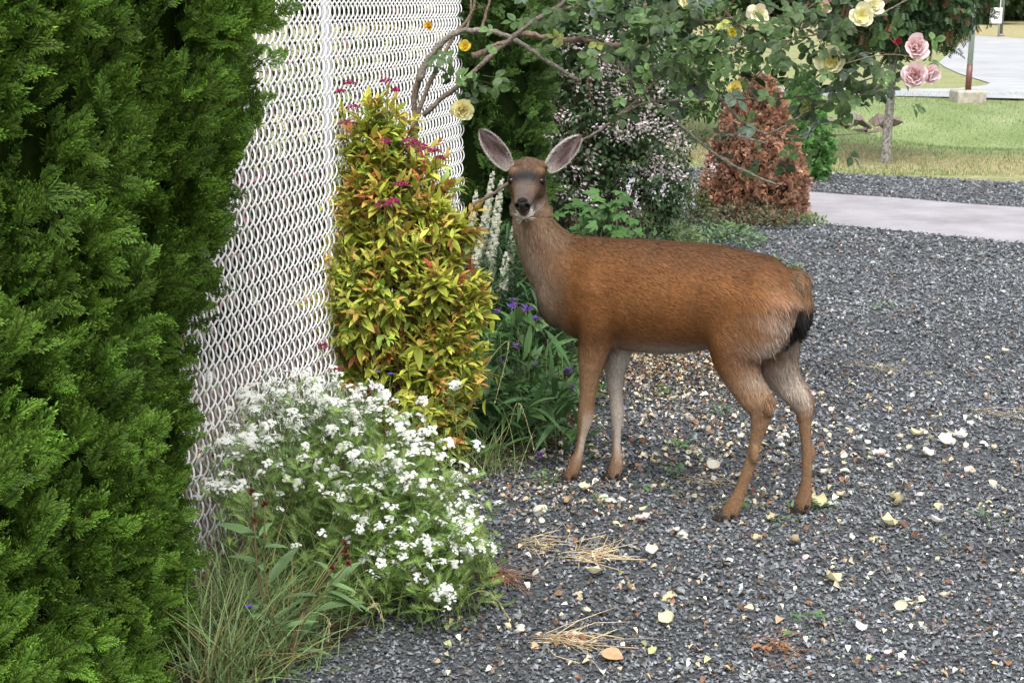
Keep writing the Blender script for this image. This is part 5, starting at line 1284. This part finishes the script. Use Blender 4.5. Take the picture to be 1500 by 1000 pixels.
def ditch():
    r = np.random.default_rng(4)
    for i, (x, y, Y, s) in enumerate([(1222, 172, 21.6, .26), (1238, 166, 21.9, .30), (1256, 170, 21.6, .24), (1270, 176, 21.3, .28), (1286, 172, 21.3, .30), (1262, 186, 21.0, .2), (1282, 187, 20.9, .26), (1298, 178, 21.1, .22), (1205, 166, 21.7, .22), (1272, 196, 20.6, .16), (1310, 172, 21.4, .24)]):
        p = P(x, y, Y); t = PB[i % 8]
        o = scatter('ditch_rock', [(t, rot_rand(1, s * .62, .2), p[None] - [[0, 0, .06]], np.array([[.12, .095, .08]]) * r.uniform(.6, 1.5))], M_conc, smooth=False)
        tag(o, ['flat brown rock at the left end of the ditch rocks', 'rock above the drain pipe mouth', 'rock right of the drain pipe mouth', 'brown rock in the middle of the ditch bank', 'wide rock in the upper row of the ditch bank', 'small rock low beside the drain pipe', 'dark rock at the bottom of the ditch bank', 'rock directly left of the small tree trunk', 'leftmost rock on the ditch bank', 'lowest small rock in the ditch', 'rock in the ditch bank hidden partly by the small tree trunk'][i], 'rock', 'rocks lining the ditch')
    p = P(1237, 182, 21.2); n = 18; V = []
    for yy, rr in ((0, .11), (0, .095), (.9, .095), (.9, .11)):
        for j in range(n): a = j / n * 2 * math.pi; V.append(p + np.array([math.cos(a) * rr + yy * .35, yy, math.sin(a) * rr]))
    F = [(k % 4 * n + j, k % 4 * n + (j + 1) % n, (k + 1) % 4 * n + (j + 1) % n, (k + 1) % 4 * n + j) for k in range(4) for j in range(n)]
    o = add_mesh('drain_pipe', np.array(V), F, M_conc, None, np.tile([.30, .27, .24], (len(V), 1))); tag(o, 'round pale drain pipe mouth opening into the grassy ditch', 'pipe')
    # brown dead weeds over the ditch
    herb_mass('dry_weeds', 'brown dry weeds growing among the ditch rocks', 'weeds', tuple(P(1262, 180, 20.8) * [1, 1, 0] + [0, 0, float(height(5.1, 20.8))]), (.65, .5), .34, 900, .10, .2, (.17, .12, .055), 70)
ditch()

def far_trees():
    g = 'broad dark trees beyond the road'; r = np.random.default_rng(6)
    spec = [(-34, 96, 6.5, 'x'), (-22, 100, 7, 'x'), (-11, 104, 6.5, 'x'), (1, 98, 7, 'x'), (12, 104, 6, 'x'), (22, 110, 7, 'x'), (31, 102, 5, 'x'), (37, 112, 6.5, 'x'), (46, 108, 6, 'x'), (56, 112, 7, 'x')]
    names = ['leftmost of the far trees, seen only through gaps', 'far tree second from the left, seen through the white mesh', 'far tree above the golden bush, third from the left', 'far dark tree behind the rose, fourth from the left', 'far tree hidden mostly by the rose leaves', 'far tree behind the small roadside tree', 'lower far tree just left of the road sign', 'far dark tree above the road sign', 'far tree at the top right corner', 'far tree beyond the right edge of the photo']
    T = Tm([(0, 0, 0), (.3, .5, .05), (0, 1, -.1), (-.3, .5, .05)], [(0, 1, 2, 3)])
    for i, (x, y, R_, _) in enumerate(spec):
        root = thing('far_tree', names[i], 'tree', (x, y, 0), g); z0 = float(height(x, y))
        tube_obj('trunk', [(np.array([[x, y, z0 - .2], [x + .1, y, 2.0], [x, y, R_ * .9]]), [.35, .28, .12])], M_trunk, root, 8, cols=[(.12, .10, .08)])
        n = 3200; d = nrm(r.normal(0, 1, (n, 3))); lump = 1 + .22 * np.sin(d[:, 0] * 7 + i) * np.sin(d[:, 2] * 6 + d[:, 1] * 4 + i)
        loc = np.array([x, y, R_ * .62]) + d * np.array([R_ * 1.0, R_ * .8, R_ * .60]) * (r.random(n) ** .25 * lump)[:, None]; loc[:, 2] = np.maximum(loc[:, 2], .25)
        cl = np.exp(.3 * np.sin(loc[:, 0] * 1.9) * np.sin(loc[:, 2] * 2.3)); cc = np.array([.055, .095, .035]) * (np.exp(r.normal(0, .25, n)) * cl)[:, None]
        scatter('crown', [(T, frames(d + r.normal(0, .6, (n, 3)), UP + d + r.normal(0, .3, (n, 3)), r.uniform(.6, 1.1, n)), loc, cc)], M_leaf, root)
far_trees()
# mixed shrubs behind the fence (seen through the mesh)
for i, (x, y, w, h, colr, lab) in enumerate([(-1.5, 6.6, .5, 1.1, (.10, .09, .05), 'brownish shrub behind the white mesh, nearest the hedge'), (-1.05, 8.6, .6, 1.5, (.06, .075, .035), 'dark shrub behind the white mesh, left of the post'), (-2.6, 8.6, .8, 1.7, (.07, .08, .045), 'wide dark shrub behind the mesh, half covered by the hedge'), (-.55, 9.6, .5, 1.9, (.05, .06, .03), 'dark shrub behind the mesh next to the dark cedar')]):
    n = 3800; r = np.random.default_rng(80 + i); root = thing('background_shrub', lab, 'shrub', (x, y, 0), 'shrubs behind the fence'); d = nrm(r.normal(0, 1, (n, 3)))
    loc = np.array([x, y, h * .5]) + d * np.array([w, w * .7, h * .55]) * (r.random(n) ** .3)[:, None]; loc[:, 2] = np.maximum(loc[:, 2], .03)
    cc = np.array(colr) * np.exp(r.normal(0, .35, (n, 1))) * (1 + r.normal(0, .12, (n, 3))); k = r.random(n) < .08; cc[k] = (.28, .10, .12)
    scatter('leaves', [(leaf_tm(1, .5, .3, .3, 3), frames(nrm(d + r.normal(0, .6, (n, 3))), UP + d + r.normal(0, .3, (n, 3)), r.uniform(.04, .07, n)), loc, cc)], M_leaf, root)
    tube_obj('branches', [(arc((x, y, 0), q, .05, 5), np.linspace(.010, .002, 5)) for q in loc[::90]], M_bark, root, 5, cols=[(.12, .09, .07)] * len(loc[::90]))

# ------------------------------------------------------------------ grass tufts, weeds and lawn blades
def tuft(name, label, cat, c, rad, n, lmin, lmax, w, colr, lean=.5, ldir=0, group=None, seed=0, par=None, bend=.7):
    r = np.random.default_rng(seed); root = thing(name, label, cat, c, group); b = np.asarray(c, float) + np.stack([r.normal(0, rad, n), r.normal(0, rad, n), np.zeros(n)], 1)
    a = r.normal(ldir, 1.6, n); el = r.uniform(.6, 1.45, n); d = np.stack([np.cos(a) * np.cos(el), np.sin(a) * np.cos(el), np.sin(el)], 1)
    out = np.cross(np.cross(d, UP), d); cc = np.array(colr) * np.exp(r.normal(0, .25, (n, 1))); dry = r.random(n) < .18; cc[dry] = np.array([.34, .27, .13]) * r.uniform(.7, 1.1, (dry.sum(), 1))
    scatter('blades', [(blade_tm(1, w, bend, 5), frames(d, out + r.normal(0, .2, (n, 3)), r.uniform(lmin, lmax, n)), b, cc)], M_leaf, root)
    return root
for i, (px, py, rad, n, l0, l1, lab) in enumerate([(330, 1000, .05, 260, .15, .38, 'long grass tuft at the foot of the hedge, at the bottom edge'), (370, 930, .06, 240, .15, .36, 'long grass tuft between the hedge and the white flowers'), (350, 870, .05, 170, .12, .30, 'thin grass tuft at the foot of the mesh fence'), (420, 975, .05, 150, .10, .28, 'grass tuft left of the broad leaved weed'), (470, 900, .06, 140, .10, .26, 'grass tuft beneath the white flowers'), (300, 940, .05, 200, .15, .35, 'grass tuft half under the hedge'), (590, 700, .05, 140, .12, .28, 'grass tuft between the white flowers and the golden bush'), (720, 690, .05, 110, .12, .30, 'grass tuft at the right foot of the golden bush'), (540, 640, .05, 110, .15, .32, 'wispy grass against the golden bush')]):
    c = G(px, py); tuft('grass_tuft', lab, 'grass', (c[0], c[1], 0), rad, n, l0, l1, .013, (.20, .29, .11), ldir=.2, seed=100 + i, group='long grass along the bed')
# seed heads drooping out of the plants
def seedheads():
    r = np.random.default_rng(12)
    L = [((560, 930), (555, 925 - 40), (540, 890), 3.4, 'drooping grass seed head lowest among the white flowers'), ((690, 870), (720, 870), (745, 905), 3.5, 'drooping grass seed head over the gravel beside the white flowers'), ((660, 790), (700, 770), (715, 830), 3.75, 'drooping grass seed head right of the white flowers'), ((700, 560), (745, 500), (725, 590), 4.8, 'grass seed head in front of the purple flowers'), ((740, 640), (760, 590), (785, 665), 4.8, 'long arching grass stalk pointing at the deer front foot'), ((450, 900), (480, 905), (480, 935), 3.35, 'pair of pale seed heads above the broad leaved weed'), ((610, 720), (640, 680), (620, 600), 4.2, 'grass seed head before the golden bush'), ((500, 830), (540, 870), (560, 905), 3.45, 'pale seed head leaning over the gravel edge')]
    for i, (a, b, c, Y, lab) in enumerate(L):
        p = [P(*a, Y), P(*b, Y), P(*c, Y)]; base = np.array([p[0][0] - .08, p[0][1] + .08, 0]); root = thing('grass_seed_head', lab, 'grass', base, 'drooping grass seed heads')
        s = spline([base, p[0], p[1], p[2]], n=8); tube_obj('stalk', [(s, .0011)], M_dry, root, 4, cols=[(.30, .32, .14)])
        m = 34; t = np.linspace(16, 23.9, m); loc = np.array([s[int(q)] * (1 - q % 1) + s[min(int(q) + 1, 24)] * (q % 1) for q in t]); dr = nrm(s[-1] - s[-6])
        d = nrm(dr + r.normal(0, .28, (m, 3))); scatter('seeds', [(leaf_tm(.013, .0035, .5, 0, 3), frames(d, r.normal(0, 1, (m, 3)), 1.0), loc, np.array([.36, .33, .19]) * np.exp(r.normal(0, .2, (m, 1))))], M_dry, root)
seedheads()
# broad leaved weed with dried brown flower heads at lower left
def brown_head_weed():
    root = thing('dried_flower_weed', 'broad leaved weed with dark brown dried flower heads in front of the white flowers', 'weed', G(420, 985))
    b = G(415, 985); heads = [((388, 738), 3.45), ((368, 720), 3.5), ((372, 762), 3.42), ((505, 808), 3.42), ((487, 832), 3.4), ((510, 825), 3.38), ((506, 796), 3.42)]
    for i, ((x, y), Y) in enumerate(heads):
        p = P(x, y, Y); st = np.array([b + rng.normal(0, .02, 3) * [1, 1, 0], b * .5 + p * .5 + [-.02, 0, .01], p])
        tube_obj('stem', [(spline(st, n=5), .0022)], M_leaf, root, 5, cols=[(.17, .13, .06)])
        lst = []
        for q in range(30):
            d = nrm(rng.normal(0, 1, 3) + UP * .5); lst.append(xf(leaf_tm(1, .5, .4, .3, 3), frames(d[None], rng.normal(0, 1, (1, 3)), .0125)[0], p, np.array([.15, .065, .035]) * rng.uniform(.5, 1.5)))
        T = join_tm(lst); put(bpy.data.objects.new('dried_flower_head', make_mesh('dried_flower_head', T.v, T.loops, T.sizes, M_dry, T.shade)), root)
    n = 46; t = rng.random(n); k = rng.integers(0, 2, n); tgt = np.array([P(375, 760, 3.45), P(495, 830, 3.4)])[k]; loc = b + (tgt - b) * (t ** .8)[:, None] * .9
    a = rng.uniform(0, 6.28, n); d = nrm(np.stack([np.cos(a), np.sin(a) * .6, rng.uniform(0, .9, n)], 1))
    pieces('leaf', 'leaves', [leaf_tm(1, .20, .3, .5, 6, 1.1, .45), leaf_tm(1, .24, .3, .25, 6, 1.1, .5)], frames(d, UP + rng.normal(0, .3, (n, 3)), rng.uniform(.07, .13, n)), loc, np.array([.15, .25, .10]) * np.exp(rng.normal(0, .2, (n, 1))), M_leaf, root, 46)
brown_head_weed()

def lawn_blades():
    r = np.random.default_rng(15); n = 85000; x = r.uniform(1.5, 14, n); y = 13.8 + 12.5 * r.random(n) ** 1.3
    gp = np.array(g0); k = ~inside(gp, x, y) & ~inside(path_poly, x, y) & (x < .42 * y); x, y = x[k], y[k]; n = len(x)
    w = y + .42 * x + r.normal(0, .5, n); dry = (w > 15.9) & (w < 18.3) & (r.random(n) < .6)
    a = r.uniform(0, 6.28, n); el = r.uniform(.7, 1.5, n); d = np.stack([np.cos(a) * np.cos(el), np.sin(a) * np.cos(el), np.sin(el)], 1)
    c = np.where(dry[:, None], np.array([.36, .31, .17]), np.array([.19, .26, .10])) * np.exp(r.normal(0, .25, (n, 1)))
    T = Tm([(-.09, 0, 0), (.09, 0, 0), (.03, 1, .1)], [(0, 1, 2)])
    o = scatter('lawn_grass', [(T, frames(d, r.normal(0, 1, (n, 3)), r.uniform(.025, .055, n)), np.stack([x, y, height(x, y)], 1), c)], M_leaf, kind='stuff'); tag(o, 'short mown grass of the lawn and ditch banks', 'grass')
lawn_blades()

# ------------------------------------------------------------------ litter on the gravel
def petals():
    r = np.random.default_rng(23); pts = [(787, 748, 1.2), (870, 848, 1.2), (972, 875, 1.25), (1218, 858, 1.2), (978, 917, 1.0), (897, 735, 1.2), (880, 730, 1.0), (1300, 774, 1.2), (1285, 790, 1.5), (1162, 801, 1.1), (1110, 797, .7), (1198, 745, 1.3), (1288, 666, 1.3), (1290, 672, 1.0), (1316, 660, 1.0), (1343, 643, 1.1), (1385, 655, 1.3), (1406, 646, 1.2), (1449, 654, 1.4), (1357, 671, 1.0), (1310, 737, 1.0), (1320, 743, 1.1), (1372, 772, 1.0), (1426, 689, .9), (1458, 710, .9), (876, 664, 1.1), (1043, 690, 1.1), (945, 768, 1.0), (835, 740, .8), (955, 815, .9), (1378, 745, .9), (855, 722, .9), (1245, 632, .9), (1155, 640, .8), (1238, 690, 1.0), (1210, 700, .9), (1185, 692, .9), (1000, 785, .9), (1050, 705, .8), (910, 733, .8), (930, 762, .8)]
    xs_ = [(G(x, y), s) for x, y, s in pts]
    while len(xs_) < 235:
        z = r.random()
        if z < .55: q = (r.normal(1010, 130), r.normal(640, 75))
        elif z < .85: q = (r.uniform(1180, 1500), r.normal(640, 60))
        else: q = (r.uniform(720, 1500), r.uniform(500, 980))
        if q[1] < 480 or q[1] > 985 or q[0] < 690: continue
        xs_.append((G(*q), r.uniform(.4, .95)))
    ms = []
    for v in range(8):
        rr = np.random.default_rng(v); V, F, S = [], [], []; nu, nv = 6, 6; base = [(.74, .70, .60), (.72, .66, .45), (.74, .58, .55), (.76, .73, .66), (.70, .62, .38), (.62, .50, .33), (.74, .70, .58), (.45, .30, .17)][v]
        for i in range(nv + 1):
            for j in range(nu + 1):
                t = i / nv; u = j / nu * 2 - 1; w = .020 * math.sin(math.pi * (.12 + .76 * t)) ** .7
                V.append((w * u, (t - .5) * .042, .003 + .010 * u * u * rr.uniform(.9, 1.1) + .008 * (t - .5) ** 2 * 4 + .002 * math.sin(u * 3 + t * 7 + v))); S.append(np.array(base) * (1 - .18 * (t < .15)))
        for i in range(nv):
            for j in range(nu): k = i * (nu + 1) + j; F.append((k, k + 1, k + nu + 2, k + nu + 1))
        t = Tm(V, F, S); ms.append(make_mesh('fallen_petal', t.v, t.loops, t.sizes, M_petal, t.shade))
    lab = 'pale curled rose petal fallen on the gravel around the deer'
    for i, (p, s) in enumerate(xs_):
        o = bpy.data.objects.new('fallen_petal', ms[int(r.choice(8, p=[.2, .16, .1, .2, .12, .08, .1, .04]))]); o.location = (p[0], p[1], .016); s *= 1.08 if i < 41 else .85
        o.scale = (s, s * r.uniform(.8, 1.2), s); o.rotation_euler = (r.normal(0, .35) + (math.pi if r.random() < .4 else 0), r.normal(0, .35), r.uniform(0, 6.28))
        put(o); tag(o, lab, 'petal', 'rose petals scattered over the gravel')
petals()
def litter():
    r = np.random.default_rng(31); n = 6500
    z = r.random(n); px = np.where(z < .55, r.normal(980, 150, n), r.uniform(640, 1500, n)); py = np.where(z < .55, r.normal(600, 85, n), r.uniform(360, 1000, n) ** 1.0)
    k = (px > 640) & (py > 350); pts = np.array([G(x, y) for x, y in zip(px[k], py[k])])
    # thick drift of crumbled petals behind the front legs
    q = np.array([G(x, y) for x, y in zip(r.normal(960, 70, 2600), r.normal(535, 28, 2600))]); q2 = np.array([G(x, y) for x, y in zip(r.normal(770, 70, 380), r.normal(715, 26, 380))]); pts = np.vstack([pts[:-1], q2, q]); n = len(pts)
    kk = pts[:, 1] < 10.5; pts = pts[kk]; n = len(pts)
    c = np.array([[.62, .53, .38], [.48, .36, .22], [.22, .115, .06], [.15, .075, .04], [.68, .64, .54], [.36, .38, .18]])[r.choice(6, n, p=[.20, .20, .24, .16, .16, .04])] * np.exp(r.normal(0, .25, (n, 1)))
    thin = (r.random(n) < .62) | (np.arange(n) >= n - 2600); pts, c = pts[thin], c[thin]; n = len(pts); pts[:, 2] = r.uniform(.010, .020, n)
    a = r.uniform(0, 6.28, n); T = leaf_tm(1, .75, .5, .5, 3)
    o = scatter('petal_litter', [(T, frames(np.stack([np.cos(a), np.sin(a), r.normal(0, .3, n)], 1), UP + r.normal(0, .4, (n, 3)), .013 * np.exp(r.normal(0, .4, n))), pts, c)], M_dry, kind='stuff'); tag(o, 'crumbled petals and brown leaf bits strewn over the gravel', 'litter')
    # leaf mould on the bed
    n = 5200; x = r.uniform(-1.2, 1.3, n); y = r.uniform(3.0, 10, n); m = inside(bed_poly, x, y); x, y = x[m], y[m]; n = len(x)
    c = np.array([[.22, .10, .05], [.14, .07, .035], [.36, .26, .15], [.07, .05, .035]])[r.choice(4, n)] * np.exp(r.normal(0, .25, (n, 1))); a = r.uniform(0, 6.28, n)
    o = scatter('leaf_mould', [(T, frames(np.stack([np.cos(a), np.sin(a), r.normal(0, .3, n)], 1), UP + r.normal(0, .5, (n, 3)), .022 * np.exp(r.normal(0, .35, n))), np.stack([x, y, np.full(n, .012)], 1), c)], M_dry, kind='stuff'); tag(o, 'brown leaf mould on the soil of the flower bed', 'leaf litter')
litter()
def straw():
    r = np.random.default_rng(37)
    L = [((750, 800), (828, 800), 34, .9, 'left bundle of pale dry straw on the gravel below the front feet'), ((818, 820), (905, 812), 44, 1.2, 'right bundle of pale dry straw, fanned towards the deer'), ((778, 940), (895, 945), 40, .9, 'dry root clump with pale stalks near the bottom edge'), ((690, 845), (770, 855), 50, .8, 'rusty brown dead tuft beside the white flowers'), ((1400, 600), (1500, 615), 12, .5, 'faint dry grass wisps on the gravel at the right edge'), ((985, 700), (1060, 712), 16, .6, 'thin dry grass stalks between the front and hind feet'), ((1120, 950), (1160, 955), 26, .6, 'small orange brown dead leaf clump low on the gravel'), ((1210, 530), (1330, 548), 9, .5, 'long pale dry stalks on the gravel right of the tail')]
    for i, (a, b, m, k, lab) in enumerate(L):
        A, B = G(*a), G(*b); root = thing('dry_straw', lab, 'straw', (A[0], A[1], 0), 'dry straw bits on the gravel'); tubes = []; cols = []
        rust = i in (3, 6)
        for _ in range(m):
            f = r.random() * (2.4 if not rust else 2.4); s = A + (B - A) * (f * .3) + [0, 0, .012]; e = A + (B - A) * r.uniform(.5, 1.15) + np.array([r.normal(0, .05), r.normal(0, .075), r.uniform(.004, .03)])
            s = s + np.array([r.normal(0, .02), r.normal(0, .022), 0]); mid = (s + e) / 2 + r.normal(0, .014, 3); mid[2] = max(mid[2], .012); tubes.append((np.array([s, mid, e]), r.uniform(.0007, .0015) * k)); cols.append(tuple((np.array([.52, .42, .27]) if not rust else np.array([.27, .15, .09])) * math.exp(r.normal(0, .2))))
        tube_obj('stalks', tubes, M_dry, root, 4, cols=cols)
        if i in (2, 3, 6):
            n = 26; p = A + (B - A) * r.uniform(.1, .7, (n, 1)) + r.normal(0, .018, (n, 3)) * [1, 1, 0] + [0, 0, .016]; a_ = r.uniform(0, 6.28, n)
            scatter('dead_leaves', [(leaf_tm(1, .5, .5, .6, 3), frames(np.stack([np.cos(a_), np.sin(a_), r.normal(0, .3, n)], 1), UP + r.normal(0, .4, (n, 3)), r.uniform(.012, .03, n)), p, np.array([.26, .13, .07]) * np.exp(r.normal(0, .25, (n, 1))))], M_dry, root)
    # single tan leaf
    p = G(897, 968); t = leaf_tm(1, .8, .15, .2, 6, 1.0, .5)
    o = scatter('dead_leaf', [(t, frames(np.array([[.8, -.45, .1]]), np.array([[0, -.25, 1.]]), .062), (p + [-.03, .01, .022])[None], np.array([[.52, .30, .17]]))], M_dry); tag(o, 'single large tan dead leaf lying near the bottom edge', 'leaf')
straw()
for i, (px, py, n, s, lab) in enumerate([(1080, 748, 26, .04, 'small green weed beside the near hind foot'), (1190, 750, 34, .045, 'green weed sprigs under the far hind foot'), (985, 700, 22, .05, 'small weed between the front and hind feet'), (955, 725, 16, .04, 'tiny green seedling in the gravel left of the near hind foot'), (1455, 770, 18, .04, 'tiny grass sprig at the right edge of the gravel'), (1190, 920, 14, .05, 'thin grass sprig low in the gravel'), (975, 580, 26, .045, 'green seedlings in the litter under the deer belly'), (1000, 665, 20, .05, 'thin stemmed seedling under the deer belly'), (1285, 455, 16, .05, 'small green weed in the gravel right of the tail'), (870, 745, 12, .04, 'tiny weed just below the front feet'), (1150, 770, 20, .03, 'flat green sprig behind the near hind hoof'), (800, 710, 26, .045, 'green sprig left of the front feet'), (1060, 610, 18, .05, 'seedling seen between the hind legs')]):
    c = G(px, py); r = np.random.default_rng(200 + i); root = thing('small_weed', lab, 'weed', (c[0], c[1], 0), 'small weeds in the gravel')
    a = r.uniform(0, 6.28, n); loc = c + np.stack([r.normal(0, .03, n), r.normal(0, .03, n), r.uniform(.008, s, n)], 1); d = nrm(np.stack([np.cos(a), np.sin(a), r.uniform(.1, 1.2, n)], 1))
    scatter('leaves', [(leaf_tm(1, .4, .3, .4, 3), frames(d, UP + r.normal(0, .3, (n, 3)), r.uniform(.6, 1.2, n) * s * .6), loc, np.array([.11, .21, .07]) * np.exp(r.normal(0, .25, (n, 1))))], M_leaf, root)
    tube_obj('stems', [(np.array([[q[0], q[1], 0], q * [1, 1, .5], q]), .0009) for q in loc[::3]], M_leaf, root, 4, cols=[(.12, .16, .06)] * len(loc[::3]))
